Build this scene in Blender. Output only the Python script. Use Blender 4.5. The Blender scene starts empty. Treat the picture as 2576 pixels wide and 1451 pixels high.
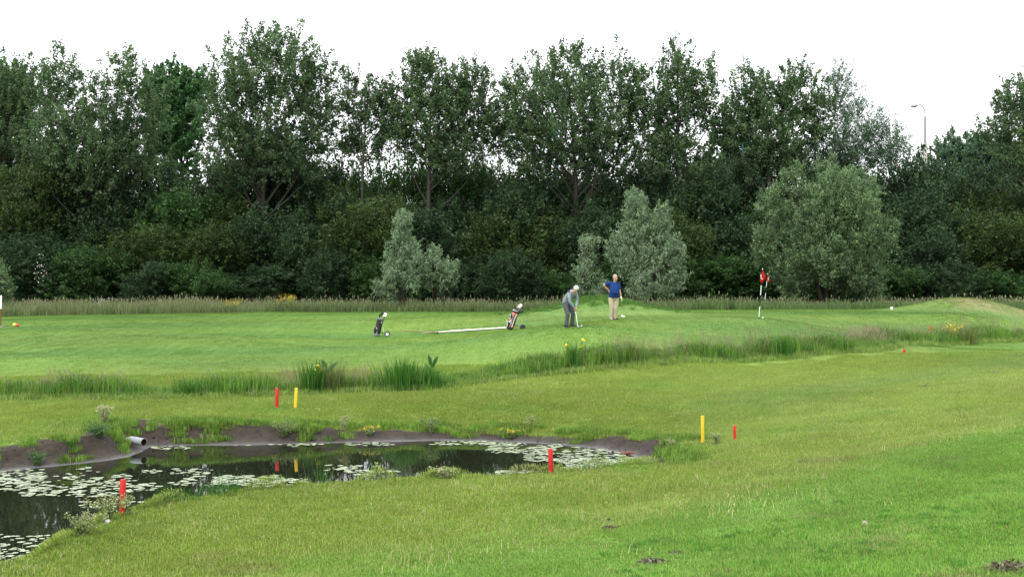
import bpy, bmesh, math, random
import numpy as np
from mathutils import Vector, Matrix

# ------------------------------------------------------------------ camera, sky, sun, exposure
SC = bpy.context.scene
COL = SC.collection
F, CU, HV, CAMZ = 3175.0, 1288.0, 700.0, 3.25      # focal length / image centre / horizon in picture units (2576 wide), camera height
cam = bpy.data.cameras.new('camera'); camo = bpy.data.objects.new('camera', cam); COL.objects.link(camo)
cam.sensor_width = 36.0; cam.lens = 36.0*F/2576.0; cam.shift_y = -25.5/2576.0
cam.clip_start = 0.1; cam.clip_end = 6000
camo.location = (0, 0, CAMZ); camo.rotation_euler = (math.radians(90), 0, 0)
SC.camera = camo
SUN_EL, SUN_AZ = math.radians(58), math.radians(215)
W = bpy.data.worlds.new('World'); SC.world = W; W.use_nodes = True
nt = W.node_tree; nt.nodes.clear()
out = nt.nodes.new('ShaderNodeOutputWorld'); bg = nt.nodes.new('ShaderNodeBackground')
sky = nt.nodes.new('ShaderNodeTexSky'); sky.sky_type = 'NISHITA'; sky.sun_disc = False
sky.sun_elevation = SUN_EL; sky.sun_rotation = SUN_AZ; sky.air_density = 1.5; sky.dust_density = 6.0
hs = nt.nodes.new('ShaderNodeHueSaturation'); hs.inputs['Saturation'].default_value = 0.12
mx = nt.nodes.new('ShaderNodeMix'); mx.data_type = 'RGBA'
mx.inputs[0].default_value = 0.75; mx.inputs[7].default_value = (7.6, 7.8, 8.0, 1)   # even overcast cloud layer
nt.links.new(sky.outputs[0], hs.inputs['Color']); nt.links.new(hs.outputs[0], mx.inputs[6])
nt.links.new(mx.outputs[2], bg.inputs[0]); nt.links.new(bg.outputs[0], out.inputs[0])
bg.inputs[1].default_value = 0.12
sl = bpy.data.lights.new('sun', 'SUN'); sl.energy = 1.2; sl.angle = math.radians(25); sl.color = (1, 0.96, 0.9)
so = bpy.data.objects.new('sun', sl); COL.objects.link(so); so.location = (-20, -20, 40)
sd = Vector((math.sin(SUN_AZ)*math.cos(SUN_EL), math.cos(SUN_AZ)*math.cos(SUN_EL), math.sin(SUN_EL)))
so.rotation_euler = sd.to_track_quat('Z', 'Y').to_euler()
SC.view_settings.view_transform = 'Standard'; SC.view_settings.look = 'None'
SC.view_settings.gamma = 1.0; SC.view_settings.exposure = 1.2
SC.render.engine = 'CYCLES'
SC.cycles.max_bounces = 6; SC.cycles.diffuse_bounces = 3; SC.cycles.transmission_bounces = 3

rng = np.random.default_rng(7); random.seed(7)

# ------------------------------------------------------------------ helpers
def tag(o, label=None, cat=None, group=None, kind=None):
    if label: o['label'] = label
    if cat: o['category'] = cat
    if group: o['group'] = group
    if kind: o['kind'] = kind
    return o
def empty(name, loc=(0, 0, 0), rz=0.0):
    o = bpy.data.objects.new(name, None); COL.objects.link(o)
    o.location = loc; o.rotation_euler = (0, 0, rz); o.empty_display_size = 0.1
    return o
def link(name, me, mat, parent=None, loc=None):
    o = bpy.data.objects.new(name, me); COL.objects.link(o)
    if mat and not me.materials: me.materials.append(mat)
    if parent: o.parent = parent
    if loc is not None: o.location = loc
    return o
def obj(name, bm, mat, parent=None, loc=None, smooth=True):
    me = bpy.data.meshes.new(name); bm.normal_update(); bm.to_mesh(me); bm.free()
    if smooth:
        me.polygons.foreach_set('use_smooth', [True]*len(me.polygons))
        try: me.set_sharp_from_angle(angle=math.radians(40))
        except Exception: pass
    return link(name, me, mat, parent, loc)
def fast_mesh(name, V, Fc, fattr=None):
    """V (n,3), Fc (m,k) -> mesh"""
    me = bpy.data.meshes.new(name); V = np.asarray(V, np.float32); Fc = np.asarray(Fc, np.int32); m, k = Fc.shape
    me.vertices.add(len(V)); me.vertices.foreach_set('co', V.ravel())
    me.loops.add(m*k); me.loops.foreach_set('vertex_index', Fc.ravel())
    me.polygons.add(m); me.polygons.foreach_set('loop_start', np.arange(0, m*k, k, dtype=np.int32))
    me.update(calc_edges=True)
    if fattr:
        for an, av in fattr.items():
            a = me.attributes.new(an, 'FLOAT', 'FACE'); a.data.foreach_set('value', np.asarray(av, np.float32))
    return me
def tube(bm, pts, rad, n=8, cap=True):
    pts = [Vector(p) for p in pts]
    if not hasattr(rad, '__len__'): rad = [rad]*len(pts)
    rings = []; prev = None
    for i, p in enumerate(pts):
        t = (pts[min(i+1, len(pts)-1)] - pts[max(i-1, 0)])
        t = t.normalized() if t.length > 1e-9 else Vector((0, 0, 1))
        if prev is None:
            a = t.cross(Vector((0, 1, 0)));
            if a.length < 0.05: a = t.cross(Vector((1, 0, 0)))
        else: a = prev - t*prev.dot(t)
        a.normalize(); prev = a; b = t.cross(a)
        r = rad[i]; ra, rb = r if hasattr(r, '__len__') else (r, r)
        rings.append([bm.verts.new(p + a*ra*math.cos(2*math.pi*k/n) + b*rb*math.sin(2*math.pi*k/n)) for k in range(n)])
    for i in range(len(rings)-1):
        for k in range(n):
            bm.faces.new((rings[i][k], rings[i][(k+1) % n], rings[i+1][(k+1) % n], rings[i+1][k]))
    if cap:
        bm.faces.new(rings[0][::-1]); bm.faces.new(rings[-1])
    return bm
def T(pts, rad, n=8): return tube(bmesh.new(), pts, rad, n)
def box(bm, c, s, rot=None, bev=0.0):
    g = bmesh.ops.create_cube(bm, size=1.0)['verts']
    m = Matrix.Diagonal((s[0], s[1], s[2], 1)); R = rot.to_4x4() if rot else Matrix.Identity(4)
    bmesh.ops.transform(bm, matrix=Matrix.Translation(c) @ R @ m, verts=g)
    if bev:
        es = list({e for v in g for e in v.link_edges}); bmesh.ops.bevel(bm, geom=es, offset=bev, segments=2, profile=.7, affect='EDGES')
    return bm
def ball(bm, c, r, u=12, v=8):
    r = r if hasattr(r, '__len__') else (r, r, r)
    g = bmesh.ops.create_uvsphere(bm, u_segments=u, v_segments=v, radius=1.0)['verts']
    bmesh.ops.transform(bm, matrix=Matrix.Translation(c) @ Matrix.Diagonal((r[0], r[1], r[2], 1)), verts=g)
    return bm
_perm = np.random.default_rng(99).permutation(512)
def vnoise(x, y, seed=0):
    x = np.asarray(x, float); y = np.asarray(y, float)
    xi = np.floor(x).astype(int); yi = np.floor(y).astype(int); fx = x-xi; fy = y-yi
    fx = fx*fx*(3-2*fx); fy = fy*fy*(3-2*fy)
    def h(a, b): return _perm[(_perm[(a+seed*37) & 511] + b) & 511]/511.0
    return (h(xi, yi)*(1-fx)+h(xi+1, yi)*fx)*(1-fy) + (h(xi, yi+1)*(1-fx)+h(xi+1, yi+1)*fx)*fy
def fbm(x, y, seed=0, octv=4):
    s = 0; a = .5; t = 0
    for o in range(octv):
        s = s + a*vnoise(x*2**o, y*2**o, seed+o*3); t += a; a *= .5
    return s/t
def sstep(a, b, x):
    t = np.clip((x-a)/(b-a), 0, 1); return t*t*(3-2*t)

# ------------------------------------------------------------------ materials
def newmat(name):
    m = bpy.data.materials.new(name); m.use_nodes = True; t = m.node_tree; t.nodes.clear()
    o = t.nodes.new('ShaderNodeOutputMaterial'); return m, t, o
def pmat(name, col, rough=.6, spec=.3, metal=0, noise=.12, nscale=30, bump=0.0):
    m, t, o = newmat(name); p = t.nodes.new('ShaderNodeBsdfPrincipled')
    p.inputs['Roughness'].default_value = rough; p.inputs['Specular IOR Level'].default_value = spec; p.inputs['Metallic'].default_value = metal
    tc = t.nodes.new('ShaderNodeTexCoord'); n = t.nodes.new('ShaderNodeTexNoise'); n.inputs['Scale'].default_value = nscale; n.inputs['Detail'].default_value = 4
    t.links.new(tc.outputs['Object'], n.inputs['Vector'])
    mp = t.nodes.new('ShaderNodeMapRange'); mp.inputs['To Min'].default_value = 1-noise; mp.inputs['To Max'].default_value = 1+noise
    t.links.new(n.outputs['Fac'], mp.inputs['Value'])
    mu = t.nodes.new('ShaderNodeVectorMath'); mu.operation = 'SCALE'; mu.inputs[0].default_value = col[:3]
    t.links.new(mp.outputs[0], mu.inputs['Scale']); t.links.new(mu.outputs[0], p.inputs['Base Color'])
    if bump:
        b = t.nodes.new('ShaderNodeBump'); b.inputs['Strength'].default_value = bump; b.inputs['Distance'].default_value = .01
        t.links.new(n.outputs['Fac'], b.inputs['Height']); t.links.new(b.outputs[0], p.inputs['Normal'])
    t.links.new(p.outputs[0], o.inputs[0]); return m
def leafmat(name, dark, light, trans=.3, spec=.35, rough=.45, extra=None):
    """leaf colour between dark and light by the face attribute 'tint' (per leaf / shoot)"""
    m, t, o = newmat(name)
    a = t.nodes.new('ShaderNodeAttribute'); a.attribute_name = 'tint'
    r = t.nodes.new('ShaderNodeValToRGB'); e = r.color_ramp.elements
    e[0].position = 0; e[0].color = (*dark, 1); e[1].position = 1; e[1].color = (*light, 1)
    if extra: x = r.color_ramp.elements.new(extra[0]); x.color = (*extra[1], 1)
    t.links.new(a.outputs['Fac'], r.inputs[0])
    p = t.nodes.new('ShaderNodeBsdfPrincipled'); p.inputs['Roughness'].default_value = rough; p.inputs['Specular IOR Level'].default_value = spec
    tr = t.nodes.new('ShaderNodeBsdfTranslucent'); mixn = t.nodes.new('ShaderNodeMixShader'); mixn.inputs[0].default_value = trans
    hsn = t.nodes.new('ShaderNodeHueSaturation'); hsn.inputs['Value'].default_value = 1.25; hsn.inputs['Saturation'].default_value = 1.15
    t.links.new(r.outputs[0], p.inputs['Base Color']); t.links.new(r.outputs[0], hsn.inputs['Color']); t.links.new(hsn.outputs[0], tr.inputs[0])
    t.links.new(p.outputs[0], mixn.inputs[1]); t.links.new(tr.outputs[0], mixn.inputs[2]); t.links.new(mixn.outputs[0], o.inputs[0])
    return m
def grassmat(name, straw=(.30, .27, .12), trans=.35):
    """blade colour = colour of the place (instance attribute) x blade variation (face attribute bt); bt > 1 is a dry stem or seed head"""
    m, t, o = newmat(name)
    a = t.nodes.new('ShaderNodeAttribute'); a.attribute_type = 'INSTANCER'; a.attribute_name = 'gcol'
    b = t.nodes.new('ShaderNodeAttribute'); b.attribute_name = 'bt'
    mr = t.nodes.new('ShaderNodeMapRange'); mr.inputs['From Max'].default_value = 1; mr.inputs['To Min'].default_value = .50; mr.inputs['To Max'].default_value = 1.50
    t.links.new(b.outputs['Fac'], mr.inputs['Value'])
    sc = t.nodes.new('ShaderNodeVectorMath'); sc.operation = 'SCALE'; t.links.new(a.outputs['Vector'], sc.inputs[0]); t.links.new(mr.outputs[0], sc.inputs['Scale'])
    gt = t.nodes.new('ShaderNodeMath'); gt.operation = 'GREATER_THAN'; gt.inputs[1].default_value = 1.01; t.links.new(b.outputs['Fac'], gt.inputs[0])
    mi = t.nodes.new('ShaderNodeMix'); mi.data_type = 'RGBA'; mi.inputs[7].default_value = (*straw, 1)
    t.links.new(gt.outputs[0], mi.inputs[0]); t.links.new(sc.outputs[0], mi.inputs[6])
    p = t.nodes.new('ShaderNodeBsdfPrincipled'); p.inputs['Roughness'].default_value = .5; p.inputs['Specular IOR Level'].default_value = .25
    tr = t.nodes.new('ShaderNodeBsdfTranslucent'); ms = t.nodes.new('ShaderNodeMixShader'); ms.inputs[0].default_value = trans
    t.links.new(mi.outputs[2], p.inputs['Base Color']); t.links.new(mi.outputs[2], tr.inputs[0])
    t.links.new(p.outputs[0], ms.inputs[1]); t.links.new(tr.outputs[0], ms.inputs[2]); t.links.new(ms.outputs[0], o.inputs[0])
    return m

# ------------------------------------------------------------------ picture <-> place
def Pt(u, v, Y): return Vector(((u-CU)/F*Y, Y, CAMZ-(v-HV)/F*Y))
def onlevel(u, v, z):
    Y = F*(CAMZ-z)/(v-HV); return ((u-CU)/F*Y, Y, z)

# pond outline (water level -0.5)
WZ = -0.5
far = [(-330, 1205), (-150, 1196), (0, 1187), (60, 1180), (150, 1172), (260, 1160), (325, 1149), (360, 1136), (378, 1123), (480, 1121), (640, 1119), (800, 1115), (950, 1112), (1100, 1108),
       (1250, 1110), (1400, 1118), (1500, 1128), (1575, 1141), (1612, 1157)]
near = [(1600, 1166), (1500, 1180), (1386, 1190), (1288, 1195), (1150, 1200), (1000, 1206), (900, 1212), (800, 1220), (700, 1229), (600, 1240), (500, 1252), (420, 1266), (340, 1281), (300, 1290), (250, 1308), (150, 1350), (60, 1396), (0, 1428)]
PF = [onlevel(u, v, WZ)[:2] for u, v in far]
PN = []
for u, v in near:
    x, y, z = onlevel(u, v, -0.12); k = 0.12 if u > 1580 else .30
    PN.append((x-.1*k, y+k))
PN += [(-9.5, 12.8), (-14, 11.5), (-17, 16)]
POLY = np.array(PF+PN); NFAR = len(PF)
def pond_sd(x, y):
    """signed distance to the water's edge (+ outside) and 0..1 weight of the far (muddy) bank"""
    x = np.asarray(x, float).ravel(); y = np.asarray(y, float).ravel()
    best = np.full(x.shape, 1e9); idx = np.zeros(x.shape, int); ins = np.zeros(x.shape, bool); n = len(POLY)
    for i in range(n):
        a = POLY[i]; b = POLY[(i+1) % n]; e = b-a
        t = np.clip(((x-a[0])*e[0]+(y-a[1])*e[1])/(e@e+1e-12), 0, 1)
        d = np.hypot(x-a[0]-t*e[0], y-a[1]-t*e[1]); m = d < best; best[m] = d[m]; idx[m] = i
        c = ((a[1] > y) != (b[1] > y)) & (x < (b[0]-a[0])*(y-a[1])/(b[1]-a[1]+1e-12)+a[0]); ins ^= c
    return np.where(ins, -best, best), (idx < NFAR).astype(float)

ctl = []
def cz(u, v, z): ctl.append(onlevel(u, v, z))
def cy(u, v, Y): p = Pt(u, v, Y); ctl.append((p.x, p.y, p.z))
for a in [(60, 1451, -.05), (700, 1451, .12), (1288, 1451, .4), (1900, 1451, .7), (2576, 1451, .95), (308, 1299, -.06), (420, 1310, -.06), (800, 1245, -.08), (1386, 1205, -.08), (1640, 1160, -.08),
          (1288, 1300, .05), (1900, 1300, .4), (2576, 1300, .8), (1768, 1115, -.02), (1848, 1110, .03), (2200, 1110, .33), (2576, 1100, .7), (2576, 960, .6), (2576, 885, .5), (2200, 960, .25), (1800, 1000, .08),
          (0, 1000, .05), (400, 1000, .05), (850, 985, .1), (1100, 975, .15), (1450, 925, .35), (1900, 902, .4), (2340, 864, .5), (2576, 851, .55), (696, 1026, 0), (743, 1027, 0), (1200, 1020, .02),
          (0, 940, .3), (600, 920, .4), (1000, 890, .6), (1440, 880, .8), (1900, 860, .9), (2300, 826, 1.0), (2576, 808, 1.15), (0, 880, .6), (600, 860, .8), (951, 846, .85), (1290, 829, 1.2),
          (1440, 820, 1.5), (2450, 800, 1.38), (1150, 800, 1.45)]: cz(*a)
for a in [(1545, 803, 52), (1909, 802, 52), (1700, 800, 53), (0, 806, 60), (300, 797, 62), (600, 786, 64), (1000, 786, 64), (1300, 788, 62), (1800, 781, 64), (2100, 778, 66), (2300, 787, 63), (2560, 790, 66),
          (550, 1066, 29.0), (250, 1085, 27.5), (100, 1108, 26.2), (0, 1128, 25.6), (800, 1072, 29.5), (1100, 1080, 29.8), (1400, 1095, 28.9), (1550, 1108, 27.7)]: cy(*a)
for t in (-.55, -.3, -.1, .1, .3, .5):
    ctl += [(t*76, 76, 1.05), (t*92, 92, .8), (t*130, 130, .6)]
ctl += [(0, 0, 1.6), (-8, 2, .8), (8, 2, 1.7), (0, -8, 1.7), (-20, 30, 0), (-30, 50, .6), (30, 40, .8), (-20, 12, 0), (18, 12, 1.2), (-40, 70, 1.0), (40, 66, 1.2)]
CT = np.array(ctl)
def _k(r2): return np.sqrt(r2+2.0)
_A = _k((CT[:, None, 0]-CT[None, :, 0])**2+(CT[:, None, 1]-CT[None, :, 1])**2)
_n = len(CT); _M = np.zeros((_n+1, _n+1)); _M[:_n, :_n] = _A+np.eye(_n)*-.02; _M[:_n, _n] = 1; _M[_n, :_n] = 1
_w = np.linalg.solve(_M, np.r_[CT[:, 2], 0])
def base_z(x, y):
    x = np.asarray(x, float).ravel(); y = np.asarray(y, float).ravel(); z = np.full(x.shape, _w[-1])
    for i in range(_n): z += _w[i]*_k((x-CT[i, 0])**2+(y-CT[i, 1])**2)
    z = np.clip(z, -.4, 2.2); r = np.hypot(x, y-40); z = z+(0.6-z)*sstep(75, 140, r)
    z += .72*np.exp(-((x-3.9)/2.1)**2-((y-59.5)/1.9)**2)+.14*np.exp(-((x-6.2)/2.2)**2-((y-59)/1.9)**2)
    z += .80*np.exp(-(np.abs(x-23.4)/2.9)**2.3-((y-65)/2.4)**2)
    z += (fbm(x*.7, y*.7, 3)-.5)*.06*sstep(70, 20, y)+(fbm(x*.2, y*.25, 5, 2)-.5)*.10
    return z
def ground_z(x, y, full=False):
    x = np.asarray(x, float).ravel(); y = np.asarray(y, float).ravel()
    zb = base_z(x, y); m = (np.abs(x) < 22) & (y > 8) & (y < 36); d = np.full(x.shape, 50.0); fw = np.zeros(x.shape)
    if m.any(): d[m], fw[m] = pond_sd(x[m], y[m])
    wob = (fbm(x*1.6, y*1.6, 11)-.5)
    do = np.maximum(d, 0)
    bank = WZ+.13*np.minimum(do, .28)+np.maximum(do-.28, 0)*(.85+1.2*wob)+wob*.05*np.minimum(do*4, 1)
    bank = np.where(fw < .5, WZ+.13*np.minimum(do, .06)+np.maximum(do-.06, 0)*(1.9+.8*wob), bank)
    bank = np.where(d < 0, WZ-np.minimum(.7, -d*.35), bank)
    h = np.clip(.5+.5*(zb-bank)/.07, 0, 1); z = np.where(d < 30, zb*(1-h)+bank*h-.07*h*(1-h)*.5, zb)
    z = np.where(d < 0, np.minimum(z, WZ-.004), z)
    if full: return z, d, fw, zb-bank
    return z
def gz(x, y): return float(ground_z([x], [y])[0])
def hit(u, v, Y0=6, Y1=110, dry=.2):
    p = hit0(u, v, Y0, Y1)
    while 10 < p.y < 33 and abs(p.x) < 20 and pond_sd([p.x], [p.y])[0][0] < dry: v += 1; p = hit0(u, v, Y0, Y1)
    return p
def hit0(u, v, Y0=6, Y1=110):
    Y = np.arange(Y0, Y1, .04); x = (u-CU)/F*Y; zr = CAMZ-(v-HV)/F*Y; z = ground_z(x, Y); k = np.nonzero(z >= zr)[0]
    i = k[0] if len(k) else len(Y)-1
    return Vector((x[i], Y[i], z[i]))

# ------------------------------------------------------------------ ground
def spaced(parts):
    r = []
    for a, b, s in parts: r += list(np.arange(a, b-1e-6, s))
    return np.array(r+[parts[-1][1]])
ys = spaced([(-60, -4, 8), (-4, 8, 1), (8, 32, .13), (32, 48, .25), (48, 70, .3), (70, 110, 1.5), (110, 200, 10), (200, 600, 80), (600, 4000, 680)])
xs = spaced([(-3000, -400, 520), (-400, -60, 34), (-60, -28, 2), (-28, -13, .5), (-13, 13, .13), (13, 28, .5), (28, 60, 2), (60, 400, 34), (400, 3000, 520)])
GX, GY = np.meshgrid(xs, ys); gx = GX.ravel(); gy = GY.ravel()
gzv, gd, gfw, gbk = ground_z(gx, gy, True)

OLIVE = np.array((.156, .228, .035)); GREEN = np.array((.112, .218, .032)); LIGHT = np.array((.185, .262, .058)); FAIR = np.array((.108, .195, .029)); DEEP = np.array((.070, .160, .026))
def ground_col(x, y):
    """colour of the turf: mown strips, rough, fairway, putting green"""
    x = np.asarray(x, float); y = np.asarray(y, float)
    wv = (fbm(x*.35, y*.35, 21)-.5); w2 = fbm(x*1.3, y*1.3, 23)-.5; w3 = fbm(x*.12+9, y*.12, 29)
    s = (x-.05)*.69-(y-11.8)*.72+1.5 + wv*1.6
    g = sstep(-.9, .5, s)
    c = OLIVE[None]*(1-g[:, None])+GREEN[None]*g[:, None]
    li = np.exp(-((s+.75)/.5)**2)*.9                                    # pale mower edge
    c = c*(1-li[:, None])+LIGHT[None]*li[:, None]
    st = (.5+.5*np.sin(s*2.6+wv*3))*g*.62; c = c*(1-st[:, None])+LIGHT[None]*np.array((.8, 1, .9))*st[:, None]
    b = np.exp(-((s+8.9)/1.5)**2)*sstep(3, 7, x)*sstep(20, 25, y)*.8; c = c*(1-b[:, None])+np.array((.112, .200, .055))[None]*b[:, None]
    b = np.clip(np.exp(-((s+5.5)/1.6)**2)*.4+.35*sstep(2, 7, x)*(1-g), 0, .7)*sstep(0, 5, x); c = c*(1-b[:, None])+LIGHT[None]*b[:, None]
    # greener lush strip near the pond bank
    k = sstep(.54, .75, fbm(x*.5+4, y*.5, 33))*.6*(1-g); c = c*(1-k[:, None])+GREEN[None]*1.05*k[:, None]
    # beyond the ditch: olive apron then fairway with mowing bands, then the green
    yl = 40+x*.22+.02*np.maximum(x, 0)**1.3; f1 = sstep(yl+1.0, yl+4.5, y+wv*2)
    band = .5+.5*np.sin((y-.15*x)*1.1+wv*2); bandc = FAIR[None]*1.06*(1-band[:, None]*.8)+DEEP[None]*band[:, None]*.8
    yel = sstep(.5, .75, fbm(x*.07, y*.42, 41, 2)); bandc = bandc*(1-yel[:, None]*.5)+OLIVE[None]*1.05*yel[:, None]*.5
    c = c*(1-f1[:, None])+bandc*f1[:, None]
    pg = sstep(1.0, .75, np.hypot((x-7.5)/9.0, (y-55.5)/5.5)); c = c*(1-pg[:, None]*.7)+np.array((.135, .225, .055))[None]*pg[:, None]*.7
    mo = np.exp(-((x-3.9)/2.6)**2-((y-59.5)/2.2)**2); c = c*(1-mo[:, None]*.8)+np.array((.066, .165, .022))[None]*mo[:, None]*.6
    m2 = np.clip(1.4*np.exp(-((x-24.2)/2.6)**2-((y-64.5)/2.2)**2), 0, 1)*sstep(.2, .5, fbm(x*.6, y*.6, 43)); c = c*(1-m2[:, None]*.85)+np.array((.225, .215, .10))[None]*m2[:, None]*.85
    c = c*(1+.30*w2[:, None]*sstep(46, 30, y)[:, None])*(1+.4*(w3[:, None]-.5))
    bare = sstep(.70, .80, fbm(x*1.1+31, y*1.1, 47))*.45*sstep(30, 22, y); c = c*(1-bare[:, None])+np.array((.16, .14, .07))[None]*bare[:, None]
    return np.clip(c, .004, 1)
gcol = ground_col(gx, gy)
# bare mud of the pond bank: along the far bank, broken by weeds; a thin wet rim on the near bank
gn = fbm(gx*1.1, gy*1.1, 51); gn2 = fbm(gx*3.0, gy*3.0, 53)
gu = gx/np.maximum(gy, 1)*F+CU
weedy = sstep(640, 780, gu)*sstep(1560, 1430, gu)
wid = np.where(gfw > .5, np.where(gu < 400, 1.35, np.where(gu > 1420, .85, .90)), .12)+(gn-.5)*1.1+(gn2-.5)*.35-weedy*.28
mud = sstep(wid+.12, wid-.10, gd)*(gd < 4)
wet = np.exp(-np.maximum(gd-.05, 0)/.13)*mud
nx, ny = len(xs), len(ys)
I = np.arange(nx*ny).reshape(ny, nx)
FQ = np.stack([I[:-1, :-1].ravel(), I[:-1, 1:].ravel(), I[1:, 1:].ravel(), I[1:, :-1].ravel()], 1)
gzm = gzv + mud*((gn2-.5)*.09+(fbm(gx*7, gy*7, 57)-.5)*.05)*sstep(.05, .3, gd)
gme = fast_mesh('ground', np.stack([gx, gy, gzm], 1), FQ)
a = gme.attributes.new('gcol', 'FLOAT_COLOR', 'POINT'); a.data.foreach_set('color', np.c_[gcol, np.ones(len(gcol))].astype(np.float32).ravel())
a = gme.attributes.new('mud', 'FLOAT', 'POINT'); a.data.foreach_set('value', mud.astype(np.float32))
a = gme.attributes.new('wet', 'FLOAT', 'POINT'); a.data.foreach_set('value', wet.astype(np.float32))
gme.polygons.foreach_set('use_smooth', [True]*len(gme.polygons))
def ground_material():
    m, t, o = newmat('turf_and_mud'); N = t.nodes.new; L = t.links.new
    ac = N('ShaderNodeAttribute'); ac.attribute_name = 'gcol'; am = N('ShaderNodeAttribute'); am.attribute_name = 'mud'; aw = N('ShaderNodeAttribute'); aw.attribute_name = 'wet'
    geo = N('ShaderNodeNewGeometry')
    n1 = N('ShaderNodeTexNoise'); n1.inputs['Scale'].default_value = 9; n1.inputs['Detail'].default_value = 8; n1.inputs['Roughness'].default_value = .75
    mp = N('ShaderNodeMapping'); mp.inputs['Scale'].default_value = (1.6, .8, 1); L(geo.outputs['Position'], mp.inputs[0]); L(mp.outputs[0], n1.inputs['Vector'])
    r1 = N('ShaderNodeMapRange'); r1.inputs['From Min'].default_value = .3; r1.inputs['From Max'].default_value = .7; r1.inputs['To Min'].default_value = .70; r1.inputs['To Max'].default_value = 1.22
    L(n1.outputs['Fac'], r1.inputs['Value'])
    sc = N('ShaderNodeVectorMath'); sc.operation = 'SCALE'; L(ac.outputs['Vector'], sc.inputs[0]); L(r1.outputs[0], sc.inputs['Scale'])
    n2 = N('ShaderNodeTexNoise'); n2.inputs['Scale'].default_value = 7; n2.inputs['Detail'].default_value = 9; n2.inputs['Roughness'].default_value = .7; L(geo.outputs['Position'], n2.inputs['Vector'])
    rm = N('ShaderNodeValToRGB'); e = rm.color_ramp.elements; e[0].position = .3; e[0].color = (.007, .0055, .004, 1); e[1].position = .75; e[1].color = (.050, .036, .023, 1); L(n2.outputs['Fac'], rm.inputs[0])
    silt = N('ShaderNodeMix'); silt.data_type = 'RGBA'; silt.inputs[7].default_value = (.10, .095, .097, 1); L(aw.outputs['Fac'], silt.inputs[0]); L(rm.outputs[0], silt.inputs[6])
    mi = N('ShaderNodeMix'); mi.data_type = 'RGBA'; L(am.outputs['Fac'], mi.inputs[0]); L(sc.outputs[0], mi.inputs[6]); L(silt.outputs[2], mi.inputs[7])
    p = N('ShaderNodeBsdfPrincipled'); L(mi.outputs[2], p.inputs['Base Color']); p.inputs['Specular IOR Level'].default_value = .3
    rr = N('ShaderNodeMapRange'); rr.inputs['To Min'].default_value = .85; rr.inputs['To Max'].default_value = .25; L(aw.outputs['Fac'], rr.inputs['Value']); L(rr.outputs[0], p.inputs['Roughness'])
    n3 = N('ShaderNodeTexNoise'); n3.inputs['Scale'].default_value = 40; n3.inputs['Detail'].default_value = 4; L(geo.outputs['Position'], n3.inputs['Vector'])
    bp = N('ShaderNodeBump'); bp.inputs['Strength'].default_value = .8; bp.inputs['Distance'].default_value = .02; L(n3.outputs['Fac'], bp.inputs['Height']); L(bp.outputs[0], p.inputs['Normal'])
    L(p.outputs[0], o.inputs[0]); return m
ground = link('ground', gme, ground_material()); tag(ground, kind='structure')

# water
def water_material():
    m, t, o = newmat('pond_water'); N = t.nodes.new; L = t.links.new
    p = N('ShaderNodeBsdfPrincipled'); p.inputs['Base Color'].default_value = (.012, .014, .008, 1); p.inputs['Roughness'].default_value = .012; p.inputs['IOR'].default_value = 1.33
    g = N('ShaderNodeNewGeometry'); n = N('ShaderNodeTexNoise'); n.inputs['Scale'].default_value = 5; n.inputs['Detail'].default_value = 3; L(g.outputs['Position'], n.inputs['Vector'])
    b = N('ShaderNodeBump'); b.inputs['Strength'].default_value = .02; b.inputs['Distance'].default_value = .01; L(n.outputs['Fac'], b.inputs['Height']); L(b.outputs[0], p.inputs['Normal'])
    L(p.outputs[0], o.inputs[0]); return m
bm = bmesh.new()
bm.faces.new([bm.verts.new((x, y, WZ)) for x, y in ((-17.5, 11), (3.1, 11), (3.1, 30.2), (-17.5, 30.2))])
tag(obj('pond_water', bm, water_material()), kind='structure')

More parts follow.
